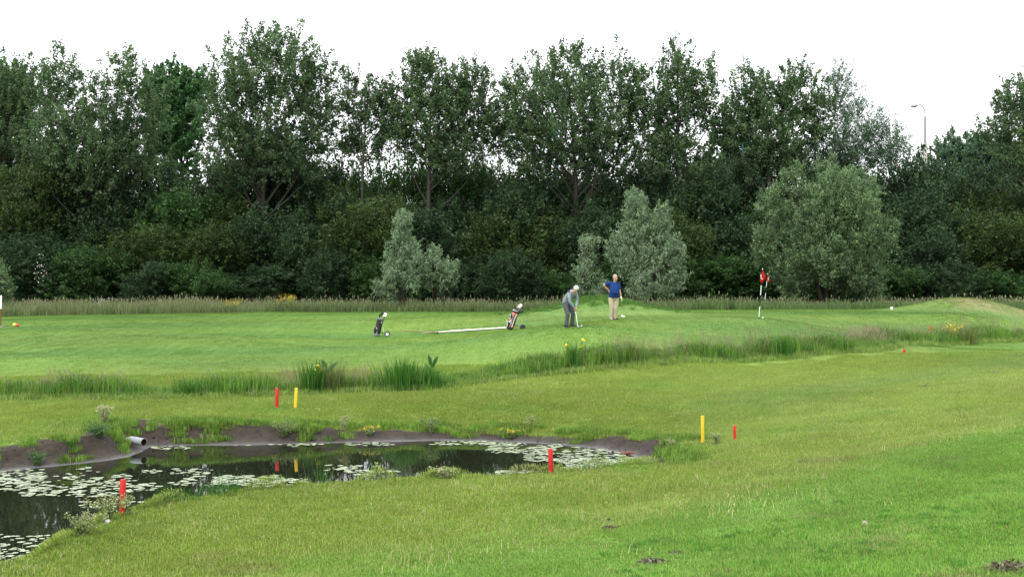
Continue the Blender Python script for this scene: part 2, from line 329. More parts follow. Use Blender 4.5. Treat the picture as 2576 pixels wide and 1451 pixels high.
# ------------------------------------------------------------------ scattered grass (stuff)
def blade_mesh(name, n, size, h, w, lean=.35, seed=0, dry=0.0, seedhead=0.0, bend=True, gauss=False):
    r = np.random.default_rng(seed)
    if gauss: bx, by = r.normal(0, size*.35, n), r.normal(0, size*.35, n)
    else:
        rr_, aa_ = np.sqrt(r.uniform(0, 1, n))*size*.62*r.uniform(.85, 1.1, n), r.uniform(0, 6.283, n); bx, by = rr_*np.cos(aa_), rr_*np.sin(aa_)
    hh = r.uniform(h[0], h[1], n)*r.uniform(.6, 1, n); an = r.uniform(0, 2*math.pi, n); ln = r.normal(0, lean, n)
    la = r.uniform(0, 2*math.pi, n); dx, dy = np.cos(la)*np.abs(ln)*hh, np.sin(la)*np.abs(ln)*hh
    wx, wy = np.cos(an)*w/2, np.sin(an)*w/2; z0 = -.02
    A = np.stack([bx-wx, by-wy, np.full(n, z0)], 1); B = np.stack([bx+wx, by+wy, np.full(n, z0)], 1)
    bt = r.uniform(0, 1, n); bt[r.random(n) < dry] = 1.5
    if bend:
        m = .55; C = np.stack([bx+wx*.8+dx*m*.55, by+wy*.8+dy*m*.55, hh*m], 1); D = np.stack([bx-wx*.8+dx*m*.55, by-wy*.8+dy*m*.55, hh*m], 1)
        tz = hh*(1-.25*np.abs(ln)); E = np.stack([bx+dx, by+dy, tz], 1); E2 = E+np.stack([wx, wy, wx*0], 1)*.15
        V = np.concatenate([A, B, C, D, E, E2]); i = np.arange(n)
        Fc = np.concatenate([np.stack([i, i+n, i+2*n, i+3*n], 1), np.stack([i+3*n, i+2*n, i+5*n, i+4*n], 1)]); bt = np.r_[bt, bt]
    else:
        E = np.stack([bx+dx, by+dy, hh], 1); E2 = E+np.stack([wx, wy, wx*0], 1)*.25; V = np.concatenate([A, B, E2, E]); i = np.arange(n); Fc = np.stack([i, i+n, i+2*n, i+3*n], 1)
    if seedhead:
        k = int(n*seedhead); j = r.choice(n, k, replace=False); c = np.stack([bx[j]+dx[j], by[j]+dy[j], hh[j]*1.0], 1); s = np.maximum(hh[j]*.10, .012)
        off = np.stack([np.cos(an[j])*s*.28, np.sin(an[j])*s*.28, 0*s], 1); up = np.stack([dx[j]*.1, dy[j]*.1, s], 1)
        o = len(V); V = np.concatenate([V, c-up, c+off, c+up*1.2, c-off]); q = np.arange(k); Fc = np.concatenate([Fc, np.stack([o+q, o+q+k, o+q+2*k, o+q+3*k], 1)]); bt = np.r_[bt, np.full(k, 1.5)]
    return fast_mesh(name, V, Fc, {'bt': bt})
def scatter(name, P, C, scl, meshes, mat, label, cat, rot=None):
    """one object: the meshes instanced on the points P by geometry nodes, each coloured by its place"""
    n = len(P); me = bpy.data.meshes.new(name); me.vertices.add(n); me.vertices.foreach_set('co', np.asarray(P, np.float32).ravel())
    r = np.random.default_rng(len(P))
    def at(nm, ty, arr, key): q = me.attributes.new(nm, ty, 'POINT'); q.data.foreach_set(key, arr)
    at('gcol', 'FLOAT_COLOR', np.c_[C, np.ones(n)].astype(np.float32).ravel(), 'color')
    if rot is None: rot = np.c_[np.zeros(n), np.zeros(n), r.uniform(0, 6.283, n)]
    at('grot', 'FLOAT_VECTOR', rot.astype(np.float32).ravel(), 'vector')
    scl = np.asarray(scl, np.float32); scl = np.repeat(scl[:, None], 3, 1) if scl.ndim == 1 else scl
    at('gscl', 'FLOAT_VECTOR', scl.astype(np.float32).ravel(), 'vector')
    at('gvar', 'INT', r.integers(0, len(meshes), n).astype(np.int32), 'value')
    o = link(name, me, mat); coll = bpy.data.collections.new(name+'_tufts')
    for i, m in enumerate(meshes):
        if not m.materials: m.materials.append(mat)
        coll.objects.link(bpy.data.objects.new('%s_tuft_%02d' % (name, i), m))
    ng = bpy.data.node_groups.new(name, 'GeometryNodeTree')
    ng.interface.new_socket('Geometry', in_out='INPUT', socket_type='NodeSocketGeometry'); ng.interface.new_socket('Geometry', in_out='OUTPUT', socket_type='NodeSocketGeometry')
    N = ng.nodes.new; L = ng.links.new; gi = N('NodeGroupInput'); go = N('NodeGroupOutput'); ip = N('GeometryNodeInstanceOnPoints'); ci = N('GeometryNodeCollectionInfo')
    ci.inputs['Collection'].default_value = coll; ci.inputs['Separate Children'].default_value = True; ci.inputs['Reset Children'].default_value = True
    def na(nm, ty): q = N('GeometryNodeInputNamedAttribute'); q.data_type = ty; q.inputs['Name'].default_value = nm; return q.outputs['Attribute']
    L(gi.outputs[0], ip.inputs['Points']); L(ci.outputs[0], ip.inputs['Instance']); ip.inputs['Pick Instance'].default_value = True
    L(na('gvar', 'INT'), ip.inputs['Instance Index']); L(na('grot', 'FLOAT_VECTOR'), ip.inputs['Rotation']); L(na('gscl', 'FLOAT_VECTOR'), ip.inputs['Scale'])
    L(ip.outputs[0], go.inputs[0])
    o.modifiers.new('tufts', 'NODES').node_group = ng
    return tag(o, label, cat, kind='stuff')
def jgrid(y0, y1, s, margin=4.0, t0=-.42, t1=.42, seed=1):
    r = np.random.default_rng(seed); X, Y = np.meshgrid(np.arange(t0*y1-margin, t1*y1+margin, s), np.arange(y0, y1, s))
    x = X.ravel()+r.uniform(-.28, .28, X.size)*s; y = Y.ravel()+r.uniform(-.28, .28, X.size)*s
    k = (x > t0*y-margin) & (x < t1*y+margin); return x[k], y[k]
def slope_rot(x, y, seed=5):
    e = .25; zx = (ground_z(x+e, y)-ground_z(x-e, y))/(2*e); zy = (ground_z(x, y+e)-ground_z(x, y-e))/(2*e); r = np.random.default_rng(seed)
    k = 1.2; tx, ty = np.arctan(np.clip(zy, -k, k)), -np.arctan(np.clip(zx, -k, k)); w = r.uniform(0, 6.283, len(x)); c_, s_ = np.cos(w), np.sin(w)
    return np.stack([tx*c_+ty*s_, -tx*s_+ty*c_, w], 1)
def mud_at(x, y):
    z, d, fw, bk = ground_z(x, y, True); n1 = fbm(x*1.1, y*1.1, 51); n2 = fbm(x*3.0, y*3.0, 53); u = x/y*F+CU; wd = sstep(640, 780, u)*sstep(1560, 1430, u)
    wid = np.where(fw > .5, np.where(u < 400, 1.35, np.where(u > 1420, .85, .90)), .12)+(n1-.5)*1.1+(n2-.5)*.35-wd*.28
    return sstep(wid+.12, wid-.10, d)*(d < 4), z, d, fw
GM = grassmat('grass_blades', straw=(.40, .37, .15)); GMT = grassmat('tall_grass_blades', straw=(.27, .235, .15)); GMM = grassmat('meadow_blades', straw=(.24, .235, .13))
short = [blade_mesh('lawn_tuft', 1500, .62, (.025, .055), .0065, .5, 100+i, dry=.05) for i in range(5)]
rough = [blade_mesh('rough_tuft', 1300, .62, (.03, .075), .0065, .5, 120+i, dry=.07, seedhead=.02) for i in range(5)]
def ditch_y(x): return 40+x*.22+.02*np.maximum(x, 0)**1.3+1.5
xa, ya = jgrid(7.5, 34, .42, seed=2); xb, yb = jgrid(34, 60, .5, seed=22); x = np.r_[xa, xb]; y = np.r_[ya, yb]; md, z, d, fw = mud_at(x, y); s = (x-.05)*.69-(y-11.8)*.72; rg = s < -2.0
keep = (md < .25) & (d > np.where(fw > .5, .25, .12)) & (y < ditch_y(x))
for nm, sel, ms, lab in (('mown_grass', keep & ~rg, short, 'short bright green mown grass of the near lawn'), ('rough_grass', keep & rg, rough, 'short olive green rough grass around the pond')):
    xx, yy = x[sel], y[sel]; r = np.random.default_rng(3); rt = slope_rot(xx, yy)
    scatter(nm, np.stack([xx, yy, ground_z(xx, yy)], 1), ground_col(xx, yy)*1.38*r.uniform(.9, 1.1, (len(xx), 1)), np.stack([np.ones(len(xx)), np.ones(len(xx)), r.uniform(.8, 1.1, len(xx))*(.35+1.4*fbm(xx*.9, yy*.9, 77))], 1), ms, GM, lab, 'grass', rt)
# finer tufts along the pond edge
tiny = [blade_mesh('edge_tuft', 130, .20, (.05, .13), .007, .5, 140+i, dry=.06) for i in range(5)]
x, y = jgrid(11, 34, .15, seed=4); md, z, d, fw = mud_at(x, y); n3 = fbm(x*1.4+7, y*1.4, 61)
sel = (md < .55) & (d > .08) & (d < 1.3) & (n3 > np.where((fw < .5) & (d < .6), .15, np.where(fw > .5, .38, .48)))
u_ = x/y*F+CU; weed = (md >= .4) & (d > .25) & (d < 1.6) & (fw > .5) & (fbm(x*1.7, y*1.7, 63) > np.where((u_ > 640) & (u_ < 1480), .45, .57))
sel = (sel | weed) & ~((fw > .5) & (u_ > 1430) & (d < .6) & (fbm(x*1.9, y*1.9, 69) < .6))
xx, yy = x[sel], y[sel]; r = np.random.default_rng(8)
scatter('bank_grass', np.stack([xx, yy, ground_z(xx, yy)], 1), np.where(fw[sel][:, None] > .5, ground_col(xx, yy)*.3+.7*GREEN[None]*np.array((.95, 1.0, .9)), ground_col(xx, yy)*.6+.4*GREEN[None]*np.array((1.2, 1.1, 1.0)))*1.35*r.uniform(.6, 1.15, (len(xx), 1)), r.uniform(.5, 1.05, len(xx))*np.where(fw[sel] > .5, 1.0+1.0*fbm(xx*1.2, yy*1.2, 68), .75), tiny, GM, 'ragged green grass and weeds on the muddy pond bank', 'grass')
r = np.random.default_rng(70); yy = r.uniform(9, 30, 1500); xx = r.uniform(-.1, .43, 1500)*yy; s = (xx-.05)*.69-(yy-11.8)*.72; k = (s > -.3) & (fbm(xx*.8, yy*.8, 72) > r.uniform(.42, .62, 1500)); xx, yy = xx[k], yy[k]
scatter('lawn_clumps', np.stack([xx, yy, ground_z(xx, yy)], 1), DEEP[None]*np.array((.9, 1.1, .9))*1.3*r.uniform(.8, 1.3, (len(xx), 1)), r.uniform(.4, .75, len(xx)), tiny, GM, 'darker taller tufts in the mown lawn', 'grass')
def crumb(seed):
    q = np.random.default_rng(seed); bm = bmesh.new(); bmesh.ops.create_icosphere(bm, subdivisions=1, radius=1.0)
    for v in bm.verts: v.co *= q.uniform(.6, 1.2); v.co.z *= .6
    me = bpy.data.meshes.new('crumb'); bm.to_mesh(me); bm.free(); return me
r = np.random.default_rng(71); xx = r.uniform(-13, 3.5, 6000); yy = r.uniform(22, 32, 6000); md, z, d, fw = mud_at(xx, yy); k = (md > .6) & (d > .12) & (fw > .5) & (fbm(xx*1.3, yy*1.3, 74) > .42); xx, yy, z = xx[k], yy[k], z[k]
scatter('mud_crumbs', np.stack([xx, yy, z], 1), np.ones((len(xx), 3))*.03, r.uniform(.006, .03, len(xx))*r.uniform(.5, 1.3, len(xx)), [crumb(i) for i in range(4)], pmat('mud_crumb', (.040, .031, .024), .9, .15, noise=.4, nscale=2), 'loose dark crumbs of earth on the bare pond bank', 'soil')
# pale seed stalks and wisps through the rough
wisp = [blade_mesh('wisp', 8, .34, (.05, .13), .0065, .45, 180+i, dry=.75, seedhead=.9, gauss=True) for i in range(6)]
GMW = grassmat('seed_stalks', straw=(.50, .48, .24))
r = np.random.default_rng(66); yy = r.uniform(9.5, 40, 9000); xx = r.uniform(-.43, .43, 9000)*yy; md, z, d, fw = mud_at(xx, yy); s = (xx-.05)*.69-(yy-11.8)*.72
k = (s < r.normal(-.8, .9, 9000)) & (md < .3) & (d > .3) & (fbm(xx*.5, yy*.5, 67) > r.uniform(.30, .62, 9000)) & (yy < ditch_y(xx)) & (r.random(9000) < yy/20); xx, yy, z = xx[k], yy[k], z[k]
scatter('seed_stalks', np.stack([xx, yy, z], 1), ground_col(xx, yy)*1.5, r.uniform(.5, 1.15, len(xx)), wisp, GMW, 'pale thin grass seed stalks dotted through the rough', 'grass')
# fairway and green: very short turf
fair = [blade_mesh('fairway_tuft', 700, .9, (.010, .024), .011, .6, 160+i, dry=.02, bend=False) for i in range(4)]
x, y = jgrid(36, 68, .60, seed=6); k = y > ditch_y(x)-.3; x, y = x[k], y[k]; rt = slope_rot(x, y); r = np.random.default_rng(3)
scatter('fairway_turf', np.stack([x, y, ground_z(x, y)], 1), ground_col(x, y)*1.02, np.stack([np.ones(len(x)), np.ones(len(x)), r.uniform(.9, 1.1, len(x))], 1), fair, GM, 'closely mown turf of fairway and putting green', 'grass', rt)

# tall growth along the ditch, image polyline (u, v of its foot)
ditch = [(-120, 1003), (0, 1001), (150, 998), (300, 1000), (450, 997), (600, 993), (740, 990), (850, 986), (1000, 978), (1100, 974), (1250, 955), (1350, 940), (1450, 926), (1600, 912), (1750, 905), (1900, 898), (2050, 888), (2200, 878), (2340, 866), (2450, 858), (2576, 852), (2700, 848)]
DW = np.array([hit(u, v)[:2] for u, v in ditch])
def along(n, wid, seed):
    r = np.random.default_rng(seed); seg = np.hypot(*np.diff(DW, axis=0).T); cs = np.r_[0, np.cumsum(seg)]; t = r.uniform(0, cs[-1], n)
    i = np.clip(np.searchsorted(cs, t)-1, 0, len(seg)-1); f = (t-cs[i])/seg[i]; p = DW[i]*(1-f[:, None])+DW[i+1]*f[:, None]
    dd = DW[i+1]-DW[i]; nn = np.stack([-dd[:, 1], dd[:, 0]], 1)/seg[i][:, None]; o = r.uniform(-.3, 1.0, n)*wid
    return p[:, 0]+nn[:, 0]*o, p[:, 1]+nn[:, 1]*o, o, t
tall = [blade_mesh('tall_tuft', 80, .38, (.28, .56), .015, .22, 200+i, dry=.03, seedhead=.03, gauss=True) for i in range(5)]
low = [blade_mesh('low_tuft', 90, .45, (.12, .28), .012, .45, 220+i, dry=.08, seedhead=.05, gauss=True) for i in range(5)]
plume = [blade_mesh('plume_tuft', 18, .45, (.45, .75), .006, .18, 240+i, dry=.2, seedhead=.7, gauss=True) for i in range(5)]
x, y, o, t = along(1900, 1.0, 31); hg = fbm(t*.55, t*0+3, 71); r = np.random.default_rng(12); keep = (o > -.1)
sc = (.58+.62*sstep(.30, .72, hg))*r.uniform(.7, 1.15, len(x)); x, y, sc = x[keep], y[keep], sc[keep]
cc = np.array((.080, .180, .026))[None]*1.35*r.uniform(.6, 1.25, (len(x), 1))*np.where(r.random((len(x), 1)) < .3, np.array([[1.45, 1.12, 1.0]]), 1)
scatter('ditch_grass', np.stack([x, y, ground_z(x, y)], 1), cc, sc, tall, GMT, 'tall green grass growing along the ditch', 'grass')
x, y, o, t = along(1500, 1.0, 32); r = np.random.default_rng(13)
scatter('ditch_fringe', np.stack([x, y-.35, ground_z(x, y-.35)], 1), np.array((.145, .225, .045))[None]*1.4*r.uniform(.7, 1.2, (len(x), 1)), r.uniform(.5, 1.05, len(x)), low, GMT, 'low pale green weeds along the front of the ditch', 'grass')
x, y, o, t = along(1100, 1.3, 33); r = np.random.default_rng(14); k = fbm(t*.4, t*0+9, 73) > np.where(x > 3, .33, .54); x, y = x[k], y[k]
scatter('ditch_seed_heads', np.stack([x, y+.5, ground_z(x, y+.5)], 1), np.array((.14, .19, .06))[None]*r.uniform(.8, 1.2, (len(x), 1)), r.uniform(.5, .9, len(x)), plume, GMT, 'purplish grass seed heads standing along the ditch', 'grass')
# meadow in front of the wood
mead = [blade_mesh('meadow_tuft', 160, 1.0, (.40, .95), .022, .25, 260+i, dry=.03, seedhead=.10) for i in range(5)]
x, y = jgrid(68, 98, .78, margin=3, seed=9); k = y > 69.5+np.where(x < -18, 0, .0)-np.clip((-x-12)*.22, 0, 4); x, y = x[k], y[k]; r = np.random.default_rng(15)
tan = fbm(x*.12, y*.2, 81)[:, None]; tan = tan*sstep(34, -20, x)[:, None]; cc = (np.array((.085, .150, .045))[None]*(1-tan)+np.array((.20, .22, .10))[None]*tan)*r.uniform(.75, 1.2, (len(x), 1))
scatter('meadow_grass', np.stack([x, y, ground_z(x, y)], 1), cc, r.uniform(.7, 1.15, len(x))*(.45+.95*fbm(x*.25, y*.3, 83)), mead, GMM, 'unmown meadow grass with tan seed heads before the wood', 'grass')
# ------------------------------------------------------------------ trees
BARK = pmat('bark', (.050, .045, .038), .9, .1, noise=.4, nscale=6, bump=.6)
BARKD = pmat('bark_dark', (.040, .034, .028), .9, .1, noise=.4, nscale=6, bump=.6)
def leaves_mesh(name, C, S, tint, aspect=.75, up=.5, seed=0, D=None):
    """one four-cornered leaf per centre C; D gives the direction the leaf points to (else random)"""
    r = np.random.default_rng(seed); n = len(C)
    nn = r.normal(0, 1, (n, 3)); nn[:, 2] += up*1.5; nn /= np.linalg.norm(nn, axis=1)[:, None]
    q = r.normal(0, 1, (n, 3)) if D is None else D+r.normal(0, .45, (n, 3))
    a = q-nn*np.sum(q*nn, 1)[:, None]; a /= np.linalg.norm(a, axis=1)[:, None]+1e-9; b = np.cross(nn, a)
    S = S[:, None]; fold = nn*S*.18
    V = np.concatenate([C+a*S, C+b*S*aspect+fold, C-a*S*.9, C-b*S*aspect+fold]); i = np.arange(n)
    return fast_mesh(name, V, np.stack([i, i+n, i+2*n, i+3*n], 1), {'tint': np.clip(tint, 0, 1)})
def crown_points(lobes, nsh, per, L, jit, r, upw=.8, shell=.45, gap=.0, gs=.6):
    """leafy shoots through the lobes (cx,cy,cz,rx,ry,rz): returns leaf centres, shoot value, shoot bases, shoot directions"""
    vol = np.array([l[3]*l[4]*l[5] for l in lobes])**.8; vol /= vol.sum(); cen = np.array([(sum(l[0]*w for l, w in zip(lobes, vol))), (sum(l[1]*w for l, w in zip(lobes, vol))), (sum(l[2]*w for l, w in zip(lobes, vol)))])
    k = r.choice(len(lobes), nsh, p=vol); Lb = np.array(lobes)[k]
    d = r.normal(0, 1, (nsh, 3)); d /= np.linalg.norm(d, axis=1)[:, None]; rad = r.uniform(shell**2, 1, nsh)**.5*(1+.10*r.normal(0, 1, nsh))
    c = Lb[:, :3]+d*rad[:, None]*Lb[:, 3:]
    if gap:
        g = fbm(c[:, 0]*gs+c[:, 1]*.37, c[:, 2]*gs+c[:, 1]*.53, 91); kp = g > gap; c, d, Lb = c[kp], d[kp], Lb[kp]
    m = len(c); sd = d*.7+r.normal(0, .35, (m, 3)); sd[:, 2] += upw; sd /= np.linalg.norm(sd, axis=1)[:, None]
    ln = L*r.uniform(.5, 1.3, m); per_i = np.maximum(3, (per*r.uniform(.6, 1.4, m)).astype(int)); idx = np.repeat(np.arange(m), per_i)
    t = r.uniform(-.5, .6, len(idx)); wj = jit*(1-.6*np.clip(t+.5, 0, 1))[:, None]
    P = c[idx]+sd[idx]*(ln[idx]*t)[:, None]+r.normal(0, 1, (len(idx), 3))*wj
    tv = r.normal(0, .22, m)
    return P, tv[idx], c-sd*(ln*.5)[:, None], sd, idx
def limbs(bm, base, top, r0, targets, r, trunk_r=None, lean=.0, n=7):
    base = Vector(base); top = Vector(top); H = (top-base).length; pts = []; rr = []; w1 = Vector((r.normal(0, .03)*H, r.normal(0, .03)*H, 0))
    for i in range(9):
        t = i/8; pts.append(base.lerp(top, t)+w1*math.sin(t*math.pi)); rr.append(r0*(1-.82*t)+.01)
    rr[0] *= 1.35; tube(bm, pts, rr, n)
    for tg in targets:
        tg = Vector(tg); hd = math.hypot(tg.x-base.x, tg.y-base.y); za = max(base.z+H*r.uniform(.14, .42), tg.z-hd*r.uniform(.7, 1.5)-.3); t = min(.95, (za-base.z)/max(H, .1)); t = max(t, .05)
        k = min(int(t*8), 7); f = t*8-k; st = pts[k].lerp(pts[k+1], f); rs = (rr[k]*(1-f)+rr[k+1]*f)*.55
        mid = st.lerp(tg, .5)+Vector((r.normal(0, .05), r.normal(0, .05), -.08))*(tg-st).length*.6+Vector((0, 0, .10))*hd
        q = [st.lerp(mid, .5)+Vector((r.normal(0, .03), r.normal(0, .03), 0))*hd, mid, mid.lerp(tg, .5)+Vector((0, 0, .03))*hd]
        tube(bm, [st]+q+[tg], [rs, rs*.8, rs*.6, rs*.38, .012], 5, cap=False)
    return pts
def make_tree(name, label, group, base, lobes, mat, seed, nsh=480, per=44, L=1.1, jit=.17, leaf=.102, asp=.75, upw=.8, shell=.35, gap=0.0, trunk_r=.28, ntarget=26, bark=None, dens_top=None, stems=1, twigs=160, point=False, cat='tree', bias=.35):
    """lobes in metres, relative to the tree's base"""
    r = np.random.default_rng(seed); t = empty(name, base); tag(t, label, cat, group)
    P, tv, sb, sdir, idx = crown_points(lobes, nsh, per, L, jit, r, upw, shell, gap)
    kp = P[:, 2] > .08; P, tv, idx = P[kp], tv[kp], idx[kp]
    tint = .45+tv+r.normal(0, .17, len(P))
    me = leaves_mesh('crown', P, leaf*r.uniform(.6, 1.25, len(P)), tint, asp, bias, seed, D=sdir[idx] if point else None)
    cr = link('crown', me, mat, t)
    bm = bmesh.new(); topz = max(l[2]+l[5]*.55 for l in lobes); cx = np.mean([l[0] for l in lobes])
    tops = [(lobes[0][0]*.8, lobes[0][1]*.8, lobes[0][2]+lobes[0][5]*.6)]
    tg = sb[r.choice(len(sb), min(ntarget, len(sb)), replace=False)]
    for s in range(stems):
        an = s*2.4; bx, by = (0, 0) if stems == 1 else (.25*math.cos(an), .25*math.sin(an)); l = lobes[s % len(lobes)]
        tp = tops[0] if stems == 1 else (l[0], l[1], l[2]+l[5]*.5); limbs(bm, (bx, by, -.15), tp, trunk_r, tg[s::stems], r)
    for j in r.choice(len(sb), min(twigs, len(sb)), replace=False):             # fine twigs from the nearest limb end to the shoot
        k = np.argmin(np.sum((tg-sb[j])**2, 1)); a_ = tg[k]; b_ = sb[j]; e_ = b_+sdir[j]*L*.8
        tube(bm, [a_, (a_+b_)/2+np.array((0, 0, -.1)), b_, e_], [.03, .022, .015, .006], 3, cap=False)
    link('trunk', bmesh_to(bm), bark or BARK, t)
    return t
def bmesh_to(bm):
    me = bpy.data.meshes.new('trunk'); bm.normal_update(); bm.to_mesh(me); bm.free(); me.polygons.foreach_set('use_smooth', [True]*len(me.polygons)); return me
def clumpy(lobes, n, rng_, k=.40, tall=1.35):
    res = [(l[0], l[1], l[2], l[3]*.72, l[4]*.72, l[5]*.78) for l in lobes]
    for l in lobes:
        for i in range(n):
            d = rng_.normal(0, 1, 3); d /= np.linalg.norm(d); q = rng_.uniform(.62, .88); s_ = k*rng_.uniform(.65, 1.2)
            res.append((l[0]+d[0]*l[3]*q, l[1]+d[1]*l[4]*q, l[2]+d[2]*l[5]*q, l[3]*s_*.8, l[4]*s_*.8, min(l[3], l[5])*s_*tall))
    return res
def px_tree(name, label, group, ub, Y, plobes, mat, seed, depth=.85, clump_n=0, fat=1.0, **kw):
    X = (ub-CU)/F*Y; zg = gz(X, Y); base = (X, Y, zg); s = Y/F; r = np.random.default_rng(seed+1000)
    lobes = [((u-ub)*s, r.uniform(-.3, .3)*ru*s, CAMZ-(v-HV)*s-zg, ru*s, max(ru, rv*.6)*s*depth, rv*s) for u, v, ru, rv in plobes]
    lobes = [(l[0], l[1], l[2], l[3]*fat, l[4]*fat, l[5]*fat) for l in lobes]
    if clump_n: lobes = clumpy(lobes, clump_n, r)
    return make_tree(name, label, group, base, lobes, mat, seed, **kw)
LP = leafmat('poplar_leaf', (.036, .074, .034), (.145, .220, .100), .42, .25, .5)
LP2 = leafmat('poplar_leaf_bright', (.025, .075, .028), (.095, .20, .065), .35)
LSIL = leafmat('silver_willow_leaf', (.090, .150, .078), (.34, .45, .28), .30, .25, .5)
LWIL = leafmat('willow_leaf', (.062, .115, .050), (.235, .335, .165), .30, .25, .5)
LFAR = leafmat('far_leaf', (.045, .09, .055), (.13, .21, .12), .3)
GP = 'tall poplars rising over the thicket'
px_tree('poplar_tree', 'dense dark poplar at the left edge of the wood', GP, 20, 107, [(20, 330, 110, 170), (55, 235, 75, 95), (-80, 300, 100, 150)], LP, 11, fat=1.08, nsh=1000)
px_tree('poplar_tree', 'broad dark poplar with two ragged peaks, left of the pale green tree', GP, 245, 104, [(230, 370, 150, 120), (150, 275, 85, 120), (300, 270, 85, 120), (150, 185, 55, 70), (315, 185, 42, 62), (200, 420, 110, 90), (330, 390, 80, 100), (390, 260, 50, 90)], LP, 12, fat=1.08, nsh=1450)
px_tree('poplar_tree', 'tallest broad poplar, domed crown highest in the photo', GP, 672, 103, [(680, 300, 175, 150), (690, 170, 125, 100), (565, 250, 75, 120), (795, 240, 70, 110), (690, 135, 55, 45), (600, 390, 90, 90), (770, 390, 80, 80)], LP, 13, fat=1.08, nsh=1500, gap=0.24)
px_tree('poplar_tree', 'thin sparse poplar in the sky gap beside the tallest poplar', GP, 930, 104, [(930, 255, 40, 70), (920, 340, 55, 80), (880, 240, 28, 70), (960, 320, 40, 70), (975, 260, 35, 70), (890, 350, 40, 60)], LP, 14, fat=1.08, nsh=340, gap=0.36, trunk_r=.2)
px_tree('poplar_tree', 'medium poplar with pointed top in front of the hidden lamp', GP, 1085, 104, [(1085, 320, 105, 100), (1075, 210, 75, 80), (1180, 270, 60, 100), (1060, 165, 35, 35), (1140, 390, 70, 60), (1195, 235, 55, 75), (1010, 300, 40, 80), (1220, 330, 50, 70)], LP, 15, fat=1.08, nsh=1150, gap=0.28)
px_tree('poplar_tree', 'broad poplar standing behind the golfers, centre of the row', GP, 1430, 104, [(1430, 310, 165, 120), (1425, 180, 90, 80), (1320, 270, 65, 110), (1545, 240, 80, 110), (1290, 220, 30, 45), (1360, 390, 80, 70), (1520, 380, 90, 80), (1275, 330, 50, 80), (1615, 300, 45, 95), (1600, 200, 35, 45)], LP, 16, fat=1.08, nsh=1650, gap=0.28)
px_tree('poplar_tree', 'slender open poplar with visible pale stem', GP, 1715, 103, [(1705, 250, 60, 140), (1770, 230, 50, 80), (1665, 310, 45, 90), (1740, 390, 70, 70), (1700, 150, 30, 50), (1640, 260, 40, 70), (1800, 280, 42, 70), (1650, 390, 60, 60)], LP, 17, fat=1.08, nsh=800, gap=0.34)
px_tree('poplar_tree', 'round poplar left of the feathery willow', GP, 1930, 104, [(1930, 330, 105, 110), (1885, 240, 60, 75), (2005, 240, 58, 80), (1830, 310, 30, 40), (1960, 410, 80, 60), (1825, 340, 45, 45), (2060, 290, 40, 80)], LP, 18, fat=1.08, nsh=1150, gap=0.26)
px_tree('willow_tree', 'tall feathery grey green willow beside the street lamp', None, 2110, 106, [(2140, 350, 90, 110), (2115, 230, 42, 80), (2220, 360, 70, 70), (2070, 400, 70, 70)], LFAR, 19, nsh=900, per=34, leaf=.11, asp=.35, jit=.2, L=1.3, gap=.28, point=True, bark=BARKD)
px_tree('poplar_tree', 'open poplar at the right edge of the photo', GP, 2610, 103, [(2560, 270, 60, 75), (2500, 330, 50, 40), (2610, 380, 110, 120), (2620, 240, 60, 80)], LP, 20, fat=1.08, nsh=700, gap=0.30)
px_tree('lime_tree', 'pale fresh green tree between two dark poplars', None, 440, 126, [(440, 310, 85, 150), (405, 215, 50, 50), (480, 230, 60, 65)], LP2, 21, nsh=900, leaf=.15, L=.9)
px_tree('lime_tree', 'pale rounded tree far behind, left of the first poplar', None, 25, 130, [(30, 260, 70, 110), (-40, 260, 80, 110), (40, 200, 40, 50)], LP2, 22, nsh=500, leaf=.16)
px_tree('maple_tree', 'hazy rounded tree crown right of the street lamp', None, 2420, 128, [(2400, 440, 85, 105), (2490, 430, 90, 95), (2440, 390, 60, 60), (2560, 430, 80, 90)], LFAR, 23, nsh=1100, leaf=.16, L=.8)
px_tree('maple_tree', 'distant hazy tree low in the gap beside the slender poplar', None, 1835, 150, [(1830, 430, 50, 40), (1870, 420, 45, 35), (1780, 440, 50, 30)], LFAR, 24, nsh=420, leaf=.17)
# silvery willows standing in the meadow
px_tree('silver_willow', 'small silvery willow, right of its base a lower lobe, near left golf bag', 'silver willows in the meadow', 1015, 71, [(1006, 680, 55, 55), (1014, 555, 24, 42), (1008, 605, 40, 50), (985, 712, 48, 42), (1045, 680, 38, 52), (1030, 630, 30, 45)], LSIL, 31, clump_n=5, nsh=800, per=40, L=.55, jit=.10, leaf=.062, asp=.38, trunk_r=.07, ntarget=30, shell=.3, stems=2, twigs=300, bark=BARKD, point=True)
px_tree('silver_willow', 'lower bushy silvery willow leaning against the right of the small one', 'silver willows in the meadow', 1105, 71.5, [(1108, 695, 46, 46), (1092, 650, 26, 42), (1130, 680, 26, 34)], LSIL, 32, clump_n=6, nsh=420, per=40, L=.5, jit=.10, leaf=.062, asp=.38, trunk_r=.05, ntarget=20, stems=2, twigs=200, bark=BARKD, point=True)
px_tree('silver_willow', 'tall silvery willow behind the man in blue', 'silver willows in the meadow', 1615, 78, [(1630, 650, 90, 72), (1598, 520, 34, 55), (1605, 585, 60, 60), (1665, 560, 32, 58), (1695, 640, 40, 75), (1560, 640, 42, 60), (1650, 715, 88, 48)], LSIL, 33, clump_n=5, nsh=1600, per=42, shell=.5, L=.65, jit=.12, leaf=.070, asp=.38, trunk_r=.1, ntarget=40, stems=3, twigs=300, bark=BARKD, point=True)
px_tree('silver_willow', 'thin pale willow sapling left of the tall silvery willow', 'silver willows in the meadow', 1480, 80, [(1480, 630, 35, 55), (1470, 690, 45, 50), (1520, 720, 40, 40)], LSIL, 34, clump_n=7, nsh=260, per=30, L=.55, jit=.14, leaf=.070, asp=.38, gap=.35, trunk_r=.06, stems=2, twigs=120, bark=BARKD, point=True)
